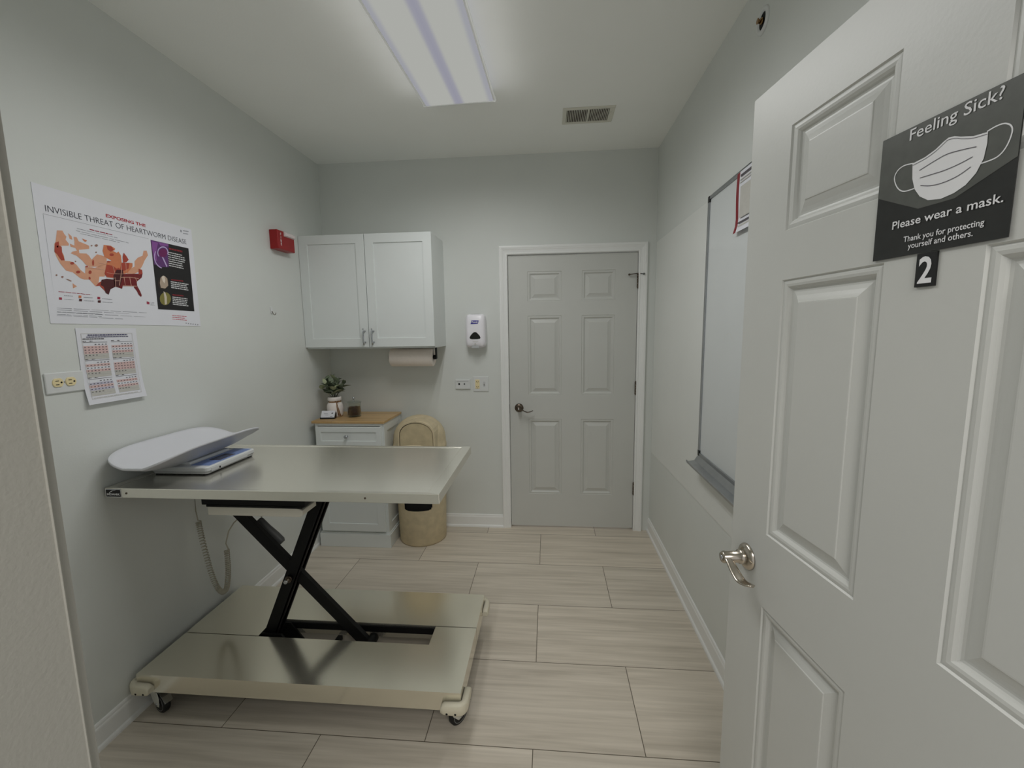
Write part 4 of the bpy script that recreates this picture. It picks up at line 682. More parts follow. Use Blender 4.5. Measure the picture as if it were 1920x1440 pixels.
'g':[[(-14170,17910),(-12440,17890),(-12450,17870),(-14170,17890)],[(-12510,19900),(-12460,19900),(-12470,19860),(-12510,19860)],[(-12460,19900),(-12400,19910),(-12410,19870),(-12460,19860)],[(-12400,19910),(-12360,19910),(-12360,19870),(-12400,19870)],[(-12350,19910),(-12290,19920),(-12290,19880),(-12360,19870)],[(-12280,19920),(-12220,19920),(-12220,19890),(-12290,19880)],[(-12210,19920),(-12190,19930),(-12200,19890),(-12220,19890)],[(-12510,19780),(-12470,19780),(-12470,19740),(-12520,19740)],[(-12460,19780),(-12420,19790),(-12420,19750),(-12460,19750)],[(-12410,19790),(-12370,19790),(-12370,19750),(-12410,19750)],[(-12360,19790),(-12300,19800),(-12300,19760),(-12370,19750)],[(-12290,19800),(-12240,19800),(-12240,19760),(-12290,19760)],[(-12660,19890),(-12590,19890),(-12580,19790),(-12660,19780)],[(-12850,15690),(-12860,15670),(-12890,15660),(-12910,15670),(-12920,15690),(-12910,15710),(-12880,15720),(-12860,15710)],[(-12720,15680),(-12740,15650),(-12760,15650),(-12790,15650),(-12790,15670),(-12780,15700),(-12760,15700),(-12730,15700)],[(-12590,15660),(-12610,15640),(-12630,15630),(-12660,15640),(-12670,15660),(-12650,15680),(-12630,15690),(-12600,15680)],[(-12460,15650),(-12480,15630),(-12500,15620),(-12530,15630),(-12540,15650),(-12520,15670),(-12500,15680),(-12470,15670)],[(-12330,15640),(-12340,15620),(-12370,15610),(-12400,15620),(-12400,15640),(-12390,15660),(-12360,15670),(-12340,15660)],[(-12200,15630),(-12210,15610),(-12240,15600),(-12260,15610),(-12270,15630),(-12260,15650),(-12230,15660),(-12200,15650)],[(-14570,16530),(-14540,16530),(-14540,16520),(-14570,16520)],[(-14530,16530),(-14490,16530),(-14490,16520),(-14530,16520)],[(-14490,16530),(-14460,16530),(-14460,16510),(-14490,16520)],[(-14460,16530),(-14430,16530),(-14430,16510),(-14460,16510)],[(-14420,16530),(-14390,16530),(-14390,16510),(-14420,16510)],[(-14570,16480),(-14540,16480),(-14540,16460),(-14570,16470)],[(-14540,16480),(-14500,16480),(-14500,16460),(-14540,16460)],[(-14500,16480),(-14460,16480),(-14460,16460),(-14500,16460)],[(-14460,16480),(-14440,16480),(-14440,16460),(-14460,16460)],[(-14440,16480),(-14410,16480),(-14410,16460),(-14440,16460)],[(-14410,16470),(-14400,16470),(-14400,16460),(-14410,16460)],[(-14570,16430),(-14540,16430),(-14540,16410),(-14570,16410)],[(-14540,16430),(-14520,16430),(-14520,16410),(-14540,16410)],[(-14510,16430),(-14470,16420),(-14470,16410),(-14510,16410)],[(-14470,16420),(-14430,16420),(-14430,16410),(-14470,16410)],[(-14420,16420),(-14390,16420),(-14390,16410),(-14420,16410)],[(-14380,16420),(-14370,16420),(-14370,16410),(-14380,16410)],[(-17800,16570),(-17760,16570),(-17760,16550),(-17800,16550)],[(-17750,16570),(-17700,16570),(-17700,16550),(-17750,16550)],[(-17690,16570),(-17660,16570),(-17660,16550),(-17690,16550)],[(-17660,16570),(-17620,16570),(-17620,16550),(-17660,16550)],[(-17610,16570),(-17580,16570),(-17580,16550),(-17610,16550)],[(-17570,16570),(-17520,16570),(-17520,16550),(-17570,16550)],[(-17810,16440),(-17770,16440),(-17770,16430),(-17810,16430)],[(-17760,16440),(-17720,16440),(-17720,16430),(-17760,16430)],[(-17710,16440),(-17660,16440),(-17660,16430),(-17710,16430)],[(-17660,16440),(-17620,16440),(-17620,16430),(-17660,16430)],[(-17620,16440),(-17560,16440),(-17560,16430),(-17620,16430)],[(-17550,16440),(-17510,16440),(-17520,16430),(-17550,16430)],[(-17170,16560),(-17130,16560),(-17130,16540),(-17170,16540)],[(-17120,16560),(-17090,16560),(-17090,16540),(-17130,16540)],[(-17090,16560),(-17040,16560),(-17040,16540),(-17090,16540)],[(-17040,16560),(-16980,16560),(-16980,16540),(-17040,16540)],[(-16980,16560),(-16910,16560),(-16910,16540),(-16980,16540)],[(-16910,16560),(-16860,16560),(-16860,16540),(-16910,16540)],[(-17180,16440),(-17150,16440),(-17150,16420),(-17180,16420)],[(-17140,16440),(-17090,16440),(-17090,16420),(-17140,16420)],[(-17090,16440),(-17050,16440),(-17050,16420),(-17090,16420)],[(-17040,16440),(-16990,16440),(-17000,16420),(-17040,16420)],[(-16990,16440),(-16920,16440),(-16920,16420),(-16990,16420)],[(-16910,16440),(-16850,16440),(-16850,16420),(-16910,16420)],[(-16840,16440),(-16830,16440),(-16830,16420),(-16840,16420)],[(-16530,16550),(-16480,16550),(-16480,16530),(-16530,16530)],[(-16470,16550),(-16430,16550),(-16430,16530),(-16470,16530)],[(-16420,16550),(-16390,16550),(-16390,16530),(-16420,16530)],[(-16380,16550),(-16310,16550),(-16310,16530),(-16380,16530)],[(-16300,16550),(-16230,16550),(-16230,16530),(-16300,16530)],[(-16220,16550),(-16190,16550),(-16190,16530),(-16220,16530)],[(-16180,16550),(-16160,16550),(-16160,16530),(-16180,16530)],[(-16530,16430),(-16460,16430),(-16460,16410),(-16530,16410)],[(-16460,16430),(-16400,16430),(-16400,16410),(-16460,16410)],[(-16390,16430),(-16360,16430),(-16360,16410),(-16390,16410)],[(-16350,16430),(-16290,16430),(-16290,16410),(-16350,16410)],[(-16280,16430),(-16250,16430),(-16250,16410),(-16280,16410)],[(-16240,16430),(-16170,16430),(-16170,16410),(-16240,16410)],[(-16160,16430),(-16150,16430),(-16150,16410),(-16160,16410)],[(-17080,18960),(-16790,18950),(-16790,18930),(-17080,18940)],[(-16760,18950),(-16470,18940),(-16480,18930),(-16760,18930)],[(-16440,18940),(-16080,18940),(-16080,18920),(-16440,18930)],[(-16040,18930),(-15820,18930),(-15820,18910),(-16040,18920)],[(-15780,18930),(-15640,18930),(-15640,18910),(-15780,18910)],[(-17120,18880),(-16980,18870),(-16980,18850),(-17120,18860)],[(-16940,18870),(-16640,18860),(-16640,18850),(-16940,18850)],[(-16610,18860),(-16420,18860),(-16420,18840),(-16610,18840)],[(-16390,18860),(-16000,18850),(-16000,18830),(-16390,18840)],[(-15960,18840),(-15800,18840),(-15800,18820),(-15960,18830)],[(-15760,18840),(-15370,18830),(-15370,18810),(-15760,18820)],[(-15330,18830),(-15210,18820),(-15210,18800),(-15330,18810)],[(-17000,18800),(-16780,18800),(-16780,18780),(-17000,18790)],[(-16750,18800),(-16540,18790),(-16540,18770),(-16750,18780)],[(-16510,18790),(-16280,18780),(-16280,18770),(-16510,18770)],[(-16250,18780),(-16030,18780),(-16030,18760),(-16250,18770)],[(-15990,18780),(-15710,18770),(-15710,18750),(-15990,18760)],[(-15670,18770),(-15580,18770),(-15580,18750),(-15670,18750)],[(-18070,16130),(-17610,16130),(-17610,16110),(-18070,16120)],[(-17550,16130),(-17020,16120),(-17020,16110),(-17550,16110)],[(-16960,16120),(-16340,16110),(-16340,16100),(-16960,16110)],[(-16270,16110),(-15870,16110),(-15870,16090),(-16270,16100)],[(-15800,16110),(-15210,16100),(-15210,16080),(-15800,16090)],[(-15130,16100),(-14780,16090),(-14780,16080),(-15130,16080)],[(-18070,16070),(-17620,16070),(-17620,16050),(-18070,16060)],[(-17560,16060),(-17090,16060),(-17090,16040),(-17560,16050)],[(-17030,16060),(-16590,16050),(-16590,16030),(-17030,16040)],[(-16520,16050),(-16160,16040),(-16160,16030),(-16520,16030)],[(-16090,16040),(-15550,16030),(-15550,16020),(-16090,16030)],[(-18080,16010),(-17950,16000),(-17950,15990),(-18080,15990)],[(-17920,16000),(-17800,16000),(-17800,15990),(-17920,15990)],[(-17770,16000),(-17480,15990),(-17480,15980),(-17770,15990)],[(-17450,15990),(-17300,15990),(-17300,15970),(-17450,15980)],[(-17270,15990),(-17120,15990),(-17120,15970),(-17270,15970)],[(-17090,15980),(-16840,15980),(-16840,15960),(-17090,15970)],[(-16810,15980),(-16610,15970),(-16610,15960),(-16810,15960)],[(-18080,15990),(-17540,15980),(-17540,15970),(-18080,15980)],[(-17490,15980),(-16920,15970),(-16920,15950),(-17490,15960)],[(-16860,15970),(-16570,15960),(-16570,15940),(-16860,15950)],[(-16500,15960),(-15990,15950),(-15990,15930),(-16500,15940)],[(-15920,15940),(-15450,15930),(-15440,15920),(-15920,15930)],[(-15370,15930),(-14870,15920),(-14870,15910),(-15370,15920)],[(-18090,15920),(-17830,15920),(-17830,15900),(-18090,15910)],[(-17800,15920),(-17650,15910),(-17650,15900),(-17800,15900)],[(-17620,15910),(-17300,15900),(-17300,15890),(-17620,15900)],[(-17270,15900),(-17110,15900),(-17110,15880),(-17270,15890)],[(-17070,15900),(-16810,15890),(-16810,15880),(-17070,15880)],[(-16770,15890),(-16630,15890),(-16630,15870),(-16770,15880)],[(-18100,15880),(-17640,15870),(-17640,15860),(-18100,15870)],[(-17590,15870),(-17120,15860),(-17120,15840),(-17590,15860)],[(-17070,15850),(-16790,15850),(-16790,15830),(-17070,15840)],[(-16730,15840),(-16200,15830),(-16200,15810),(-16730,15830)],[(-16140,15830),(-15830,15820),(-15830,15800),(-16140,15810)],[(-18080,19200),(-14310,19160),(-14310,19150),(-18080,19190)],[(-18100,16300),(-13590,16220),(-13590,16220),(-18100,16300)],[(-18080,19200),(-18070,19200),(-18100,16310),(-18100,16300)]],
'r2':[[(-13590,16030),(-13480,16030),(-13480,16000),(-13590,16010)],[(-13460,16030),(-13380,16020),(-13380,16000),(-13460,16000)],[(-13360,16020),(-13200,16020),(-13200,15990),(-13360,16000)],[(-13180,16020),(-13110,16010),(-13110,15990),(-13180,15990)],[(-13090,16010),(-12960,16010),(-12960,15980),(-13090,15990)],[(-12940,16010),(-12820,16000),(-12820,15980),(-12940,15980)],[(-13590,15950),(-13460,15950),(-13470,15920),(-13590,15930)],[(-13450,15950),(-13310,15940),(-13310,15910),(-13450,15920)],[(-13290,15940),(-13220,15940),(-13220,15910),(-13300,15910)],[(-13200,15940),(-13090,15930),(-13090,15910),(-13200,15910)],[(-13070,15930),(-12920,15920),(-12920,15900),(-13070,15900)],[(-13600,15870),(-13450,15860),(-13450,15840),(-13600,15850)],[(-13430,15860),(-13350,15860),(-13350,15830),(-13430,15840)],[(-13330,15860),(-13230,15850),(-13230,15830),(-13330,15830)],[(-13220,15850),(-13130,15850),(-13130,15820),(-13220,15830)],[(-13110,15850),(-12990,15840),(-12990,15820),(-13110,15820)],[(-12970,15840),(-12830,15840),(-12830,15810),(-12970,15820)]],
'r3':[[(-14730,16560),(-14610,16540),(-14620,16440),(-14740,16450)],[(-17960,16490),(-17870,16490),(-17880,16410),(-17970,16410)],[(-16690,16600),(-16590,16600),(-16600,16510),(-16700,16510)],[(-17950,16690),(-17760,16690),(-17770,16670),(-17950,16670)],[(-17740,16690),(-17550,16680),(-17550,16660),(-17740,16670)],[(-17530,16680),(-17410,16680),(-17410,16660),(-17530,16660)],[(-17380,16680),(-17280,16680),(-17280,16660),(-17390,16660)],[(-17260,16680),(-17100,16670),(-17100,16650),(-17260,16660)],[(-17080,16670),(-16930,16670),(-16930,16650),(-17080,16650)],[(-16900,16670),(-16890,16670),(-16890,16650),(-16900,16650)],[(-16650,19030),(-16490,19030),(-16490,18990),(-16650,19000)],[(-16470,19020),(-16310,19020),(-16310,18990),(-16470,18990)],[(-16280,19020),(-16100,19020),(-16100,18980),(-16290,18990)],[(-16080,19020),(-15970,19010),(-15970,18980),(-16080,18980)],[(-15950,19010),(-15830,19010),(-15830,18980),(-15950,18980)]]}
mats = ['paper']; idx = {}
a = MB(); pc = [(-1.829, 2.013), (-1.203, 2.003), (-1.206, 1.556), (-1.832, 1.560)]
a.prism(pc, 0.0002, 0.0018, plane='yz')
lev = {'k': 0.0024, 'p1': 0.0027, 'p2': 0.0030, 'p3': 0.0036, 'p4': 0.0033, 'm1': 0.0022, 'm2': 0.0025, 'm3': 0.0028, 'm4': 0.0027, 'm5': 0.0030, 'm6': 0.0024, 'm0': 0.0033, 'd1': 0.0027, 'd2': 0.0030, 'd3': 0.0033, 'd4': 0.0027, 'd5': 0.0030, 'w': 0.0028, 'r': 0.0028}
for key, polys in POSTER.items():
    idx[key] = len(mats); mats.append('print_'+key)
    for q in polys: a.poly([(lev.get(key, 0.0022), y*1e-4, z*1e-4) for y, z in q], idx[key])
LW = lambda y, z, x=0.0024: Matrix.Translation((x, y, z)) @ Matrix.Rotation(R(90), 4, 'Z') @ Matrix.Rotation(R(90), 4, 'X')
mats += ['print_t', 'print_rt']
text_into(a, 'INVISIBLE THREAT OF HEARTWORM DISEASE', 0.030, LW(-1.5195, 1.9295), len(mats)-2, width=0.560, bold=-0.0003)
text_into(a, 'EXPOSING THE', 0.0165, LW(-1.5185, 1.9610), len(mats)-1, width=0.161, bold=0.0004)
po = obj('poster', a, mats, origin=(0.0002, -1.518, 1.56), weld=False)
tag(po, 'large white heartworm disease poster with a red map on the left wall', 'poster')

a = MB(); mats = ['paper', 'print_n', 'print_dk', 'print_pk', 'print_lg', 'print_lb']
def shx(z): return 0.002 + 0.016*max(0, (1.40-z)/0.14)**2     # the sheet lifts off the wall at its foot
rows = [1.545 - 0.0276*k for k in range(11)]
zr = lambda y, z: z
va_, vb_ = [], []
for z in rows: va_ += [(shx(z), -1.759, z), (shx(z), -1.535, z)]; vb_ += [(shx(z)-0.0006, -1.759, z), (shx(z)-0.0006, -1.535, z)]
a.add(va_, [(2*k, 2*k+1, 2*k+3, 2*k+2) for k in range(10)]); a.add(vb_, [(2*k, 2*k+2, 2*k+3, 2*k+1) for k in range(10)])
def pr(y0, z0, y1, z1, mt, lift=0.0008): a.poly([(shx(z0)+lift, y0, z0), (shx(z0)+lift, y1, z0), (shx(z1)+lift, y1, z1), (shx(z1)+lift, y0, z1)], mt)
for q in ((-1.744, 1.5245, -1.554, 1.5255), (-1.744, 1.2875, -1.554, 1.2885), (-1.744, 1.2875, -1.743, 1.5255), (-1.555, 1.2875, -1.554, 1.5255)): pr(*q, 4)
rnd = random.Random(9)
def dash(y0, y1, z, h, mt, lo=0.004, hi=0.012, gap=0.0015):
    y = y0
    while y < y1:
        w = min(rnd.uniform(lo, hi), y1-y); pr(y, z, y+w, z+h, mt, 0.0012); y += w + gap
dash(-1.722, -1.575, 1.5180, 0.0036, 1); dash(-1.727, -1.570, 1.5115, 0.0026, 1); dash(-1.741, -1.665, 1.5045, 0.003, 2)
for ci, (ya, yb) in enumerate(((-1.742, -1.655), (-1.641, -1.558))):
    for ri, zt in enumerate((1.498, 1.432, 1.3645)):
        dash(ya, ya+0.012, zt-0.001, 0.0022, 2, 0.006, 0.01); dash(ya+0.024, ya+0.034, zt-0.001, 0.0022, 2, 0.006, 0.01)
        pr(ya, zt-0.0052, yb, zt-0.0040, 2)
        for wk in range(5):
            z1 = zt - 0.0075 - 0.0098*wk
            bc = (0, 3 if (ri, ci) != (2, 0) else 5, 0, 3 if (ri, ci) != (2, 0) else 5, 4)[wk]
            if wk in (1, 3): pr(ya, z1-0.0095, yb, z1-0.0002, bc)
            elif wk == 2: pr(ya, z1-0.0095, yb, z1-0.0002, 3 if (ri+ci) % 2 == 0 else 0, 0.0006)
            elif wk == 4: pr(ya, z1-0.0095, yb, z1-0.0002, 4)
            d0 = (3 if wk == 0 else 0); d1_ = (4 if wk == 4 else 7)
            for dd in range(d0, d1_):
                yy = ya + (yb-ya)*(dd+0.25)/7; pr(yy, z1-0.0062, yy+0.0056, z1-0.0036, 2, 0.0012)
        pr(ya, zt-0.0075-0.0585, yb, zt-0.0075-0.0495, 4)
dash(-1.738, -1.570, 1.2905, 0.0018, 4, 0.006, 0.014)
ca = obj('calendar_sheet', a, mats, origin=(0.002, -1.647, 1.27), weld=False)
tag(ca, 'white sheet printed with six small calendars taped below the big poster', 'calendar')

ou = thing('wall_outlet', 'white wall plate with two ivory sockets left of the calendar sheet', 'wall outlet', (0, -1.817, 1.36))
a = MB(); a.box(0.0002, -1.876, 1.325, 0.007, -1.757, 1.3955); obj('cover_plate', a, 'plate_white', parent=ou, bevel=0.003)
for yc in (-1.8415, -1.8015):
    a = MB(); rg = [(yc + 0.0165*math.cos(2*math.pi*k/28), 1.361 + max(-0.0145, min(0.0145, 0.0175*math.sin(2*math.pi*k/28)))) for k in range(28)]
    a.prism(rg, 0.006, 0.010, plane='yz'); so = obj('socket', a, 'ivory', parent=ou, bevel=0.001)
    for z in (1.367, 1.3545):
        b = MB(); b.box(0.0098, yc-0.008, z-0.0012, 0.0106, yc+0.002, z+0.0012); obj('slot', b, 'dark_gap', parent=so)
    b = MB(); b.cyl((0.0098, yc+0.0095, 1.361), 0.003, 0.0008, 'x', 12); obj('ground_hole', b, 'dark_gap', parent=so)
a = MB(); a.cyl((0.006, -1.8215, 1.361), 0.0022, 0.0018, 'x', 12); obj('screw', a, 'chrome', parent=ou)

fa = thing('fire_alarm', 'red fire alarm strobe high on the left wall by the cabinet', 'fire alarm', (0, -0.535, 2.02))
a = MB()
y0, y1, z0, z1 = -0.623, -0.452, 2.022, 2.134
a.loft([[(0.0002, y0, z0), (0.0002, y1, z0), (0.0002, y1, z1), (0.0002, y0, z1)], [(0.050, y0, z0), (0.050, y1, z0), (0.050, y1, z1), (0.050, y0, z1)], [(0.054, y0+0.004, z0+0.004), (0.054, y1-0.004, z0+0.004), (0.054, y1-0.004, z1-0.004), (0.054, y0+0.004, z1-0.004)]], 0, False)
obj('housing', a, 'fire_red', parent=fa, bevel=0.003)
a = MB(); ym = -0.566; a.loft([[(0.054, ym, 2.102), (0.054, y1-0.004, 2.102), (0.054, y1-0.004, 2.131), (0.054, ym, 2.131)], [(0.066, ym+0.004, 2.108), (0.066, y1-0.010, 2.108), (0.066, y1-0.010, 2.128), (0.066, ym+0.004, 2.128)]], 0, False); obj('strobe_lens', a, 'strobe_lens', parent=fa, bevel=0.003)
a = MB()
for k, chx in enumerate('FIRE'): text_into(a, chx, 0.021, LW(-0.594, 2.104-0.0195*k, 0.0545), bold=0.0006)
obj('lettering', a, 'print_white', parent=fa, weld=False)

hk = thing('wall_hook', 'tiny white adhesive hook with a metal prong on the left wall', 'hook', (0, -0.664, 1.64))
a = MB(); a.prism(rrect(-0.673, -0.655, 1.634, 1.676, 0.006, 0)and [(p[0], p[1]) for p in rrect(-0.673, -0.655, 1.634, 1.676, 0.006, 0)], 0.0002, 0.006, plane='yz'); obj('backplate', a, 'plate_white', parent=hk, bevel=0.001)
a = MB(); a.sweep([(0.006, -0.664, 1.650), (0.010, -0.664, 1.640), (0.014, -0.664, 1.630), (0.022, -0.664, 1.627), (0.028, -0.664, 1.632), (0.030, -0.664, 1.640)], 0.0018, n=8); obj('prong', a, 'bronze_metal', parent=hk)

# ================================================================== RIGHT WALL
a = MB(); a.prism([(-0.034, 0.617), (-2.70, 0.700), (-2.70, 2.094), (-0.034, 2.101)], W-0.004, W-0.0003, plane='yz')
pw = obj('wall_panel', a, 'panel_white', origin=(W, -1.3, 0.62)); tag(pw, 'smooth off-white protective sheet fixed to the right wall behind the whiteboard', 'wall panel')
wbd = thing('whiteboard', 'white dry-erase board with thin metal frame on the right wall', 'whiteboard', (W-0.004, -1.63, 0.895))
ya, yb, za, zb = -1.030, -2.24, 0.895, 2.105
XF = W-0.0042
a = MB(); a.box(XF-0.008, yb+0.012, za+0.012, XF, ya-0.012, zb-0.012); sf = obj('writing_surface', a, 'board_white', parent=wbd)
a = MB()
for q in ((ya-0.014, za, ya, zb), (yb, za, yb+0.014, zb), (yb, za, ya, za+0.014), (yb, zb-0.014, ya, zb)): a.box(XF-0.014, q[0], q[1], XF, q[2], q[3])
obj('frame', a, 'aluminium', parent=wbd, bevel=0.002)
for z in (za, zb):
    a = MB(); a.box(XF-0.0155, ya-0.018, z-(0.001 if z == za else 0.026), XF, ya+0.001, z+(0.026 if z == za else 0.001)); obj('corner_cap', a, 'black_plastic', parent=wbd, bevel=0.001)
a = MB(); a.loft([[(XF, y, 0.893), (XF-0.014, y, 0.893), (XF-0.030, y, 0.868), (XF-0.062, y, 0.862), (XF-0.066, y, 0.870), (XF-0.070, y, 0.868), (XF-0.066, y, 0.855), (XF-0.030, y, 0.856), (XF, y, 0.866)] for y in (ya, yb)], 0, False); obj('marker_tray', a, 'aluminium', parent=wbd)
a = MB()                                                     # faint half-erased pen stroke
ps = [(-1.31-0.055*math.cos(t*0.35+0.4)+0.0, 1.43+0.06*math.sin(t*0.35+0.4)) for t in range(10)]
for p, q in zip(ps, ps[1:]): a.poly([(XF-0.0085, p[0], p[1]), (XF-0.0085, q[0], q[1]), (XF-0.0085, q[0], q[1]-0.0012), (XF-0.0085, p[0], p[1]-0.0012)])
obj('pen_mark', a, 'print_lg', parent=sf, weld=False)
a = MB(); mats = ['paper', 'print_r', 'print_dk', 'print_lg']
ps = []
for k in range(9):
    z = 2.098 - 0.0278*k; ps.append((z, 0.0165 + 0.002*math.sin(k*0.6) + (0.010*((k-6)/2)**2 if k > 6 else 0)))
ys = (-1.343, -1.367, -1.56)
for c0, c1, mt in ((0, 1, 1), (1, 2, 0)):
    v = [p for z, d in ps for p in ((XF-d, ys[c0], z), (XF-d, ys[c1], z))]
    a.add(v, [(2*k, 2*k+1, 2*k+3, 2*k+2) for k in range(8)], mt)
for q in ((-1.38, 2.084, -1.53, 2.076, 2), (-1.375, 2.068, -1.53, 2.064, 3), (-1.375, 2.058, -1.53, 2.054, 3), (-1.385, 2.04, -1.53, 1.925, 3), (-1.375, 1.912, -1.50, 1.906, 2), (-1.375, 1.90, -1.50, 1.894, 3)):
    a.poly([(XF-0.0205, q[0], q[1]), (XF-0.0205, q[2], q[1]), (XF-0.0205, q[2], q[3]), (XF-0.0205, q[0], q[3])], q[4])
rs = obj('notice_sheet', a, mats, origin=(XF-0.012, -1.45, 1.88), weld=False)
tag(rs, 'printed paper notice with a red edge stuck at the top of the whiteboard', 'notice')
sk = thing('sprinkler_head', 'recessed sprinkler with a white ring high on the right wall', 'sprinkler', (W, -1.442, 2.57))
a = MB(); a.lathe([(0.026, -0.001), (0.030, -0.007), (0.038, -0.007), (0.043, -0.003), (0.0435, -0.0002)], (W, -1.442, 2.57), 'x', 32, cap=False); obj('escutcheon', a, 'plate_white', parent=sk)
a = MB(); a.lathe([(0.001, -0.0015), (0.028, -0.0015)], (W, -1.442, 2.57), 'x', 24, cap=False); obj('recess', a, 'dark_gap', parent=sk)
a = MB(); a.cyl((W-0.002, -1.442, 2.57), 0.010, -0.007, 'x', 16); a.sweep([(W-0.009, -1.453, 2.57), (W-0.015, -1.448, 2.57), (W-0.018, -1.442, 2.57), (W-0.015, -1.436, 2.57), (W-0.009, -1.431, 2.57)], 0.0025, n=8)
a.cyl((W-0.018, -1.442, 2.57), 0.009, -0.002, 'x', 16); a.cyl((W-0.008, -1.442, 2.57), 0.003, -0.010, 'x', 10); obj('nozzle', a, 'brass', parent=sk)

# ================================================================== SIGNS ON THE OPEN DOOR
a = MB(); a.T = MN; mats = ['sign_black', 'sign_grey', 'print_white', 'print_dk']
s0, s1, za, zb = 0.3665, 0.5535, 1.6195, 1.8055
a.box(s0, -0.0032, za, s1, -0.0020, zb)
dp_ = lambda p, y: (p[0]*1e-3, y, p[1]*1e-3)
a.poly([dp_(p, -0.0036) for p in ((366.6, 1805), (553.4, 1805), (553.4, 1712), (486, 1684), (436, 1684), (366.6, 1718))], 1)
a.poly([dp_(p, -0.0042) for p in ((421, 1752), (439, 1754), (454, 1759), (464, 1765), (470, 1767.5), (478, 1766), (486, 1762), (502, 1756), (518.5, 1754), (519, 1740), (517, 1723), (510, 1708), (499, 1697), (485, 1691), (468, 1688.5), (450, 1692), (437, 1701), (428, 1714), (423, 1730))], 2)
def stroke(pts, w, mt, y):
    pts = [Vector((p[0]*1e-3, p[1]*1e-3)) for p in pts]
    L_, R_ = [], []
    for i, p in enumerate(pts):
        t = (pts[min(i+1, len(pts)-1)] - pts[max(0, i-1)]).normalized(); n = Vector((-t.y, t.x))*w*0.5e-3
        L_.append(p+n); R_.append(p-n)
    for i in range(len(pts)-1): a.poly([(q.x, y, q.y) for q in (L_[i], L_[i+1], R_[i+1], R_[i])], mt)
def smooth(pts, n=6):
    out = []
    for i in range(len(pts)-1):
        p0, p1, p2, p3 = pts[max(0, i-1)], pts[i], pts[i+1], pts[min(len(pts)-1, i+2)]
        for k in range(n):
            t = k/n; out.append(tuple(0.5*(2*p1[c] + (p2[c]-p0[c])*t + (2*p0[c]-5*p1[c]+4*p2[c]-p3[c])*t*t + (3*p1[c]-p0[c]-3*p2[c]+p3[c])*t**3) for c in (0, 1)))
    return out + [pts[-1]]
stroke(smooth([(422, 1752), (407, 1754), (397, 1750), (393, 1741), (397, 1729), (404, 1720), (413, 1715.5), (427, 1715)]), 1.6, 2, -0.0039)
stroke(smooth([(517, 1755), (527, 1757), (536, 1756), (543, 1750), (544.5, 1741), (540, 1727), (531, 1719), (514, 1718)]), 1.6, 2, -0.0039)
stroke(smooth([(433, 1738), (455, 1743.5), (471, 1746), (490, 1744), (507, 1741)]), 1.1, 3, -0.0046)
stroke(smooth([(435, 1727), (455, 1726), (470, 1725.5), (488, 1727), (504, 1730)]), 1.1, 3, -0.0046)
stroke(smooth([(437, 1716), (452, 1711), (470, 1709.5), (488, 1712), (503, 1718)]), 1.1, 3, -0.0046)
stroke(smooth([(422, 1749), (440, 1751.5), (454, 1756), (465, 1762), (470, 1764.5), (480, 1762.5), (488, 1758.5), (502, 1753.5), (518, 1751.5)]), 0.7, 3, -0.0046)
SW = lambda s, z: Matrix.Translation((s, -0.0044, z)) @ Matrix.Rotation(R(90), 4, 'X')
text_into(a, 'Feeling Sick?', 0.0225, SW(0.472, 1.7868), 2, width=0.119, bold=0.0001)
text_into(a, 'Please wear a mask.', 0.0165, SW(0.471, 1.6630), 2, width=0.147, bold=0.00015)
text_into(a, 'Thank you for protecting', 0.0115, SW(0.4725, 1.6400), 2, width=0.108, bold=0.0001)
text_into(a, 'yourself and others.', 0.0115, SW(0.471, 1.6290), 2, width=0.088, bold=0.0001)
sg = obj('door_sign', a, mats, M=MN @ Matrix.Translation((0.46, 0, 1.62)), weld=False)
tag(sg, 'square black Feeling Sick sign with a white face mask on the open door', 'sign')
a = MB(); a.T = MN; a.box(0.4415, -0.0032, 1.5705, 0.4705, -0.0002, 1.6185)
text_into(a, '2', 0.052, Matrix.Translation((0.456, -0.0036, 1.5765)) @ Matrix.Rotation(R(90), 4, 'X'), 1, width=0.0205, bold=0.0011)
npl = obj('number_plate', a, ['black_plastic', 'print_white'], M=MN @ Matrix.Translation((0.456, 0, 1.571)), weld=False)
tag(npl, 'small black plate with a white 2 below the mask sign', 'number plate')

# ================================================================== EXAM TABLE
et = thing('exam_table', 'stainless steel veterinary exam table on a black scissor lift and wheeled base', 'exam table', (0.685, -1.44, 0))
TX0, TX1, TY0, TY1, TT = 0.012, 1.283, -1.744, -1.127, 0.953
a = MB()
rim = 0.022
def rect(x0, x1, y0, y1, z): return [(x0, y0, z), (x1, y0, z), (x1, y1, z), (x0, y1, z)]
a.loft([rect(TX0+0.001, TX1-0.001, TY0+0.001, TY1-0.001, TT-0.036), rect(TX0, TX1, TY0, TY1, TT-0.035), rect(TX0, TX1, TY0, TY1, TT-0.0015), rect(TX0+0.0015, TX1-0.0015, TY0+0.0015, TY1-0.0015, TT),
        rect(TX0+0.0022, TX1-0.0022, TY0+0.0022, TY1-0.0022, TT), rect(TX0+0.028, TX1-0.042, TY0+0.018, TY1-0.018, TT-0.0006), rect(TX0+0.031, TX1-0.0455, TY0+0.021, TY1-0.021, TT-0.0026), rect(TX0+0.10, TX1-0.11, TY0+0.08, TY1-0.08, TT-0.0028)], 0, False)
top = obj('tabletop', a, 'steel_top', parent=et, bevel=0.0012, angle=60)
for x in (0.098, 1.016):
    b = MB(); b.lathe([(0.004, 0), (0.0038, -0.0012), (0.001, -0.002)], (x, TY0, TT-0.019), 'y', 14); obj('rivet', b, 'bronze_metal', parent=top)
b = MB(); b.box(TX0+0.003, TY0-0.0012, TT-0.0345, TX0+0.066, TY0-0.0002, TT-0.003)
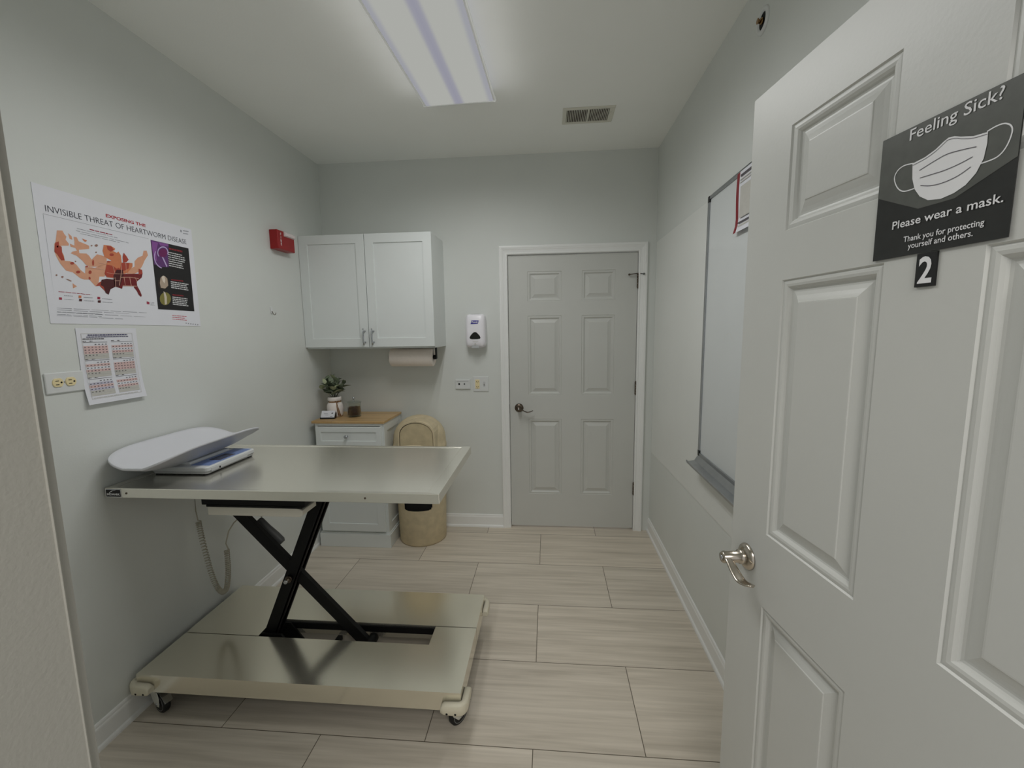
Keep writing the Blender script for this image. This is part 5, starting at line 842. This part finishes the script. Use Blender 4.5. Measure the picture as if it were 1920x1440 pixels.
b.poly([(TX0+0.005, TY0-0.0014, TT-0.0325), (TX0+0.064, TY0-0.0014, TT-0.0325), (TX0+0.064, TY0-0.0014, TT-0.005), (TX0+0.005, TY0-0.0014, TT-0.005)], 1)
text_into(b, 'MIDMARK', 0.0105, Matrix.Translation((TX0+0.0345, TY0-0.0018, TT-0.0265)) @ Matrix.Rotation(R(90), 4, 'X'), 0, width=0.052, bold=0.0004)
sw = [(0.018, -0.0175), (0.024, -0.0115), (0.034, -0.0075), (0.046, -0.006)]
for (p, q), w in zip(zip(sw, sw[1:]), (0.004, 0.003, 0.0015)): b.poly([(TX0+p[0], TY0-0.0018, TT+p[1]), (TX0+q[0], TY0-0.0018, TT+q[1]), (TX0+q[0], TY0-0.0018, TT+q[1]-w*0.6), (TX0+p[0]+0.002, TY0-0.0018, TT+p[1]-w)], 0)
obj('brand_label', b, ['print_white', 'print_k'], parent=top, weld=False)

# under-table carriage: black rail over a cream housing
a = MB(); a.box(0.262, -1.60, 0.832, 0.700, -1.30, TT-0.0345); a.box(0.282, -1.602, 0.824, 0.690, -1.31, 0.834)
obj('upper_rail', a, 'black_steel', parent=et, bevel=0.003)
a = MB(); a.prism([(0.288, 0.826), (0.668, 0.826), (0.690, 0.818), (0.690, 0.797), (0.676, 0.790), (0.288, 0.790)], -1.602, -1.50); obj('motor_housing', a, 'housing_cream', parent=et, bevel=0.003)
# scissor arms
def arm_line(z, x0, z0, x1, z1): return x0 + (x1-x0)*(z-z0)/(z1-z0)
ya = -1.449
pA = lambda z: arm_line(z, 0.300, 0.727, 0.826, 0.153); pB = lambda z: arm_line(z, 0.677, 0.793, 0.400, 0.151)
for yy, nm in ((-1.464, 'scissor_arm'), (-1.421, 'scissor_arm')):
    a = MB(); a.bar((pB(0.085), yy, 0.085), (pB(0.90), yy, 0.90), 0.058, 0.010); 
    a.bar((pB(0.085)+0.024, yy+0.004, 0.085), (pB(0.90)+0.024, yy+0.004, 0.90), 0.010, 0.018)
    obj(nm, a, 'black_steel', parent=et, bevel=0.002)
a = MB(); a.bar((pA(0.095), -1.4435, 0.095), (pA(0.90), -1.4435, 0.90), 0.050, 0.022); obj('scissor_arm', a, 'black_steel', parent=et, bevel=0.002)
zx = 0.4465; cxp = pB(zx)
a = MB(); a.cyl((cxp-0.002, -1.500, zx), 0.009, 0.09, 'y', 18); a.cyl((cxp-0.002, -1.486, zx), 0.015, 0.012, 'y', 24); pv = obj('pivot_pin', a, 'bronze_metal', parent=et)
a = MB(); a.lathe([(0.0085, -1.5065), (0.0095, -1.500), (0.0095, -1.498)], (cxp-0.002, 0, zx), 'y', 6); obj('nut', a, 'chrome', parent=pv)
# lower carriage seen through the slot
a = MB(); a.bar((0.36, -1.396, 0.166), (1.16, -1.396, 0.166), 0.030, 0.010); a.bar((0.36, -1.512, 0.160), (1.16, -1.512, 0.160), 0.030, 0.008)
a.bar((0.345, -1.45, 0.150), (0.345, -1.45, 0.185), 0.03, 0.11)
a.prism([(0.375, 0.185), (0.470, 0.185), (0.535, 0.100), (0.375, 0.100)], -1.486, -1.477); a.prism([(0.375, 0.185), (0.470, 0.185), (0.535, 0.100), (0.375, 0.100)], -1.412, -1.405)
a.bar((0.70, -1.40, 0.118), (0.70, -1.50, 0.118), 0.022, 0.02, wd=(0, 0, 1)); a.bar((0.87, -1.40, 0.13), (0.87, -1.50, 0.13), 0.020, 0.02, wd=(0, 0, 1))
a.cyl((0.868, -1.478, 0.140), 0.022, 0.062, 'y', 20)
obj('lower_track', a, 'black_steel', parent=et, bevel=0.0015)
# base platform: two sheet covers with a slot, skirt below
BX0, BX1, BY0, BY1, BT, BB = 0.034, 1.336, -1.742, -1.146, 0.187, 0.113
SX0, SX1, SY0, SY1 = 0.397, 1.150, -1.507, -1.393
base_m = MB()
a = MB()
a.prism([(BX0, BY0), (BX1, BY0), (BX1, SY1), (SX1, SY1), (SX1, SY0), (BX0, SY0)], BT-0.003, BT, plane='xy')
a.box(BX0+0.003, SY0-0.0025, BT-0.030, SX0-0.02, SY0, BT-0.003); a.box(SX1, SY1-0.0025, BT-0.030, BX1-0.003, SY1, BT-0.003); a.box(SX0, SY0-0.0025, BT-0.030, SX1, SY0, BT-0.003); a.box(SX1, SY0, BT-0.030, SX1+0.0025, SY1-0.0025, BT-0.003); a.box(BX0, BY0, BB, BX1, BY0+0.003, BT-0.003); a.box(BX1-0.003, BY0+0.003, BB, BX1, SY1, BT-0.003); a.box(BX0, BY0+0.003, BB, BX0+0.003, SY0, BT-0.003)
obj('base_cover', a, 'steel_base', parent=et)
a = MB(); g = 0.0045
a.box(BX0+0.003, SY0+g, BT-0.030, SX0-0.02, SY0+g+0.0025, BT-0.0034); a.box(SX0-0.02, SY1+g, BT-0.030, BX1-0.003, SY1+g+0.0025, BT-0.0034)
a.prism([(BX0, SY0+g), (SX0-0.02, SY0+g), (SX0-0.02, SY1+g), (BX1, SY1+g), (BX1, BY1), (BX0, BY1)], BT-0.0034, BT-0.0002, plane='xy')
a.box(BX0, BY1-0.003, BB, BX1, BY1, BT-0.0034); a.box(BX1-0.003, SY1+g, BB, BX1, BY1-0.003, BT-0.0034); a.box(BX0, SY0+g, BB, BX0+0.003, BY1-0.003, BT-0.0034)
a.box(SX0+0.02, SY1-0.004, BB+0.015, SX1, SY1-0.001, BT-0.012)
obj('base_cover', a, 'steel_base', parent=et)
# bumpers and casters
def bumper(cx, cy, sx, sy):
    mb = MB(); L1, L2, h, t = 0.086, 0.090, 0.048, 0.027
    path = [(cx - sx*L1, cy), (cx - sx*0.022, cy)] + [(cx - sx*0.022 + sx*0.022*math.sin(R(q)), cy - sy*0.022 + sy*0.022*math.cos(R(q))) for q in (22, 45, 68)] + [(cx, cy - sy*0.022), (cx, cy - sy*L2)]
    rings = []
    ends = (0.35, 0.85, 1, 1, 1, 1, 0.85, 0.35)
    pp = [path[0], (path[0][0] + sx*0.012, path[0][1])] + path[1:-1] + [(path[-1][0], path[-1][1] + sy*0.012), path[-1]]
    n = len(pp)
    for i, p in enumerate(pp):
        q0, q1 = Vector(pp[max(0, i-1)]), Vector(pp[min(n-1, i+1)]); tt = (q1-q0).normalized(); nn = Vector((-tt.y, tt.x))
        k = 0.45 if i in (0, n-1) else (0.88 if i in (1, n-2) else 1.0)
        ring = []
        for u in range(12):
            c, s_ = math.cos(2*math.pi*u/12), math.sin(2*math.pi*u/12)
            sq = lambda v: math.copysign(abs(v)**0.55, v)
            ring.append((p[0] + nn.x*sq(c)*t*0.5, p[1] + nn.y*sq(c)*t*0.5, 0.136 + sq(s_)*h*0.5*k))
        rings.append(ring)
    mb.loft(rings, 0, True)
    o = obj('corner_bumper', mb, 'bumper_plastic', parent=et)
    for d in (0.030, 0.062):
        s2 = MB(); s2.cyl((cx - sx*d, cy + sy*0.0130, 0.124), 0.0042, -sy*0.004, 'y', 12); obj('screw', s2, 'dark_gap', parent=o)
bumper(BX1+0.0135, BY0-0.0135, 1, -1); bumper(BX0-0.0135, BY0-0.0135, -1, -1); bumper(BX1+0.0135, BY1+0.0135, 1, 1); bumper(BX0-0.0135, BY1+0.0135, -1, 1)
def caster(x, y, ang, brake):
    M = Matrix.Translation((x, y, 0)) @ Matrix.Rotation(ang, 4, 'Z')      # local: wheel axle along local y, swivel at the origin
    r, w, ox = 0.042, 0.025, 0.024
    f = MB(); f.T = M
    f.lathe([(0.026, 0.090), (0.026, 0.097), (0.018, 0.102), (0.018, 0.113)], (0, 0, 0), 'z', 24)
    for s in (-1, 1):
        f.prism([(-0.028, 0.096), (0.034, 0.096), (0.044, 0.070), (0.038, 0.034), (0.010, 0.030), (-0.016, 0.062)], s*0.0165, s*0.0185)
    f.box(-0.022, -0.0185, 0.090, 0.026, 0.0185, 0.095)
    o = obj('caster', f, 'zinc', parent=et, bevel=0.0008)
    wv = MB(); wv.T = M; wv.lathe([(r-0.012, -w/2), (r-0.004, -w/2), (r, -w/2+0.005), (r, w/2-0.005), (r-0.004, w/2), (r-0.012, w/2)], (ox, 0, r), 'y', 40); obj('tyre', wv, 'rubber', parent=o)
    hb = MB(); hb.T = M; hb.lathe([(0.001, -w/2-0.0015), (0.009, -w/2-0.0015), (0.010, -w/2+0.003), (0.024, -w/2+0.003), (r-0.010, -w/2-0.0008), (r-0.010, w/2+0.0008), (0.024, w/2-0.003), (0.010, w/2-0.003), (0.009, w/2+0.0015), (0.001, w/2+0.0015)], (ox, 0, r), 'y', 32); obj('hub', hb, 'wheel_grey', parent=o)
    ax = MB(); ax.T = M; ax.cyl((ox, -0.022, r), 0.0055, 0.044, 'y', 12); obj('axle', ax, 'chrome', parent=o)
    if brake:
        bk = MB(); bk.T = M; bk.loft([[(0.020, -0.012, 0.088), (0.020, 0.012, 0.088), (0.020, 0.012, 0.091), (0.020, -0.012, 0.091)], [(0.062, -0.014, 0.080), (0.062, 0.014, 0.080), (0.062, 0.014, 0.083), (0.062, -0.014, 0.083)], [(0.080, -0.014, 0.062), (0.080, 0.014, 0.062), (0.082, 0.014, 0.064), (0.082, -0.014, 0.064)]], 0, False); obj('brake_pedal', bk, 'chrome', parent=o)
caster(1.295, -1.695, R(55), True); caster(0.074, -1.700, R(-22), True); caster(1.285, -1.19, R(150), False); caster(0.10, -1.19, R(20), False)

# the table's hand control, on a coiled cord under the top
a = MB(); ang = math.atan2(-0.574, 0.523)
Mh = Matrix.Translation((0.398, -1.396, 0.622)) @ Matrix.Rotation(-ang, 4, 'Y')
a.T = Mh
rings = []
for x, hh, dd in ((-0.075, 0.016, 0.010), (-0.068, 0.020, 0.013), (-0.02, 0.021, 0.014), (0.03, 0.026, 0.016), (0.064, 0.027, 0.016), (0.075, 0.020, 0.012)):
    rings.append([(x, dd*math.cos(2*math.pi*u/16), hh*math.copysign(abs(math.sin(2*math.pi*u/16))**0.7, math.sin(2*math.pi*u/16))) for u in range(16)])
a.loft(rings, 0, True); hcn = obj('hand_control', a, 'remote_grey', parent=et, label='grey hand control')
ctrl = [(0.057, -1.40, 0.662), (0.063, -1.40, 0.60), (0.077, -1.40, 0.50), (0.093, -1.40, 0.41), (0.113, -1.40, 0.345), (0.137, -1.40, 0.318), (0.159, -1.40, 0.335), (0.173, -1.40, 0.39), (0.180, -1.40, 0.46), (0.181, -1.40, 0.528)]
def cat(pts, t):
    n = len(pts)-1; f = min(n-1e-6, max(0, t*n)); i = int(f); u = f-i
    p = [Vector(pts[max(0, min(n, i+k))]) for k in (-1, 0, 1, 2)]
    return 0.5*(2*p[1] + (p[2]-p[0])*u + (2*p[0]-5*p[1]+4*p[2]-p[3])*u*u + (3*p[1]-p[0]-3*p[2]+p[3])*u**3)
turns, spt = 66, 10; pth = []
for k in range(turns*spt+1):
    t = k/(turns*spt)
    # coils are looser at the ends of the cord
    c = cat(ctrl, t); tn = (cat(ctrl, min(1, t+0.01)) - cat(ctrl, max(0, t-0.01))).normalized()
    n1 = Vector((0, 1, 0)); n2 = tn.cross(n1).normalized(); an = 2*math.pi*k/spt
    pth.append(tuple(c + n1*0.0098*math.cos(an) + n2*0.0098*math.sin(an)))
a = MB(); a.sweep([(0.075, -1.40, TT-0.036), (0.053, -1.40, 0.80), (0.049, -1.40, 0.72), (0.055, -1.40, 0.668), pth[0]], 0.0026, n=6)
a.sweep(pth, 0.0024, n=5)
a.sweep([pth[-1], (0.180, -1.40, 0.56), (0.200, -1.40, 0.62), (0.228, -1.398, 0.66), (0.262, -1.397, 0.690), (0.33, -1.396, 0.715), (0.366, -1.396, 0.692)], 0.0028, n=6)
obj('coiled_cord', a, 'cord_beige', parent=hcn, weld=False, label='coiled beige cord')

# ================================================================== PET SCALE ON THE TABLE
ps_ = thing('pet_scale', 'white baby-style weighing scale with a curved tray on the exam table', 'scale', (0.17, -1.45, TT-0.0022))
SZ = TT-0.0022
a = MB(); bx0, bx1, by0, by1 = 0.047, 0.295, -1.592, -1.303
a.loft([rrect(bx0+0.006, bx1-0.006, by0+0.006, by1-0.006, 0.014, SZ+0.0045, 4), rrect(bx0+0.003, bx1-0.003, by0+0.003, by1-0.003, 0.016, SZ+0.013, 4), rrect(bx0, bx1, by0, by1, 0.016, SZ+0.018, 4), rrect(bx0, bx1, by0, by1, 0.016, SZ+0.031, 4), rrect(bx0+0.003, bx1-0.003, by0+0.003, by1-0.003, 0.014, SZ+0.0345, 4)], 0, False)
bs = obj('base', a, 'scale_plastic', parent=ps_, bevel=0.0015)
for x, y in ((0.068, -1.572), (0.274, -1.572), (0.068, -1.323), (0.274, -1.323)):
    b = MB(); b.cyl((x, y, SZ), 0.012, 0.006, 'z', 18); obj('foot', b, 'rubber', parent=bs)
a = MB(); a.box(0.202, -1.565, SZ+0.0345, 0.284, -1.318, SZ+0.0355); pn = obj('control_panel', a, 'scale_blue', parent=ps_)
a = MB(); a.box(0.222, -1.492, SZ+0.0355, 0.272, -1.402, SZ+0.0362); obj('display_bezel', a, 'print_dk', parent=pn)
a = MB(); a.box(0.228, -1.484, SZ+0.0362, 0.266, -1.420, SZ+0.0368); obj('display', a, 'lcd_grey', parent=pn)
a = MB(); a.cyl((0.2945, -1.525, SZ+0.017), 0.0045, 0.0022, 'x', 14); obj('side_button', a, 'black_plastic', parent=bs)
a = MB(); a.box(0.2935, -1.57, SZ+0.012, 0.2962, -1.36, SZ+0.026); obj('side_strip', a, 'plate_white', parent=bs, bevel=0.001)
a = MB(); a.box(0.110, -1.56, SZ+0.0345, 0.196, -1.34, 0.9965); obj('tray_support', a, 'scale_plastic', parent=ps_, bevel=0.003)
# tray: a half-pipe sheet with a rounded-rectangle outline and a rolled rim
xc, yc, hx_, hy_ = 0.155, -1.488, 0.143, 0.274
def tray_z(x, y):                                            # trough with both ends flared up
    u = min(1, abs(x-xc)/hx_); v = min(1, abs(y-yc)/hy_); return 0.9985 + 0.0895*u**1.75 + 0.032*v**4*(1-u*u)
def out(u, k):
    # k in 0..1 from centre to outline, u = angle
    c, s_ = math.cos(u), math.sin(u); e = 0.42
    return xc + hx_*k*math.copysign(abs(c)**e, c), yc + hy_*k*math.copysign(abs(s_)**e, s_)
NU = 72; NKS = [0.02, 0.2, 0.4, 0.6, 0.75, 0.86, 0.94, 1.0]
def uu(i): return 2*math.pi*(i+0.5)/NU
topr = [[(*out(uu(i), k), 0) for i in range(NU)] for k in NKS]
topr = [[(x, y, tray_z(x, y)) for x, y, _ in r] for r in topr]
th = 0.006
botr = [[(x + (0.0 if j < len(NKS)-1 else 0), y, z - th*(1.6 if j >= len(NKS)-2 else 1)) for x, y, z in r] for j, r in enumerate(topr)]
rim_ = [[(xc + (x-xc)*1.016, yc + (y-yc)*1.010, z - th*q) for x, y, z in topr[-1]] for q in (0.25, 0.8, 1.4)]
a = MB(); a.loft(topr + rim_ + botr[::-1], 0, True)
obj('tray', a, 'tray_plastic', parent=ps_)
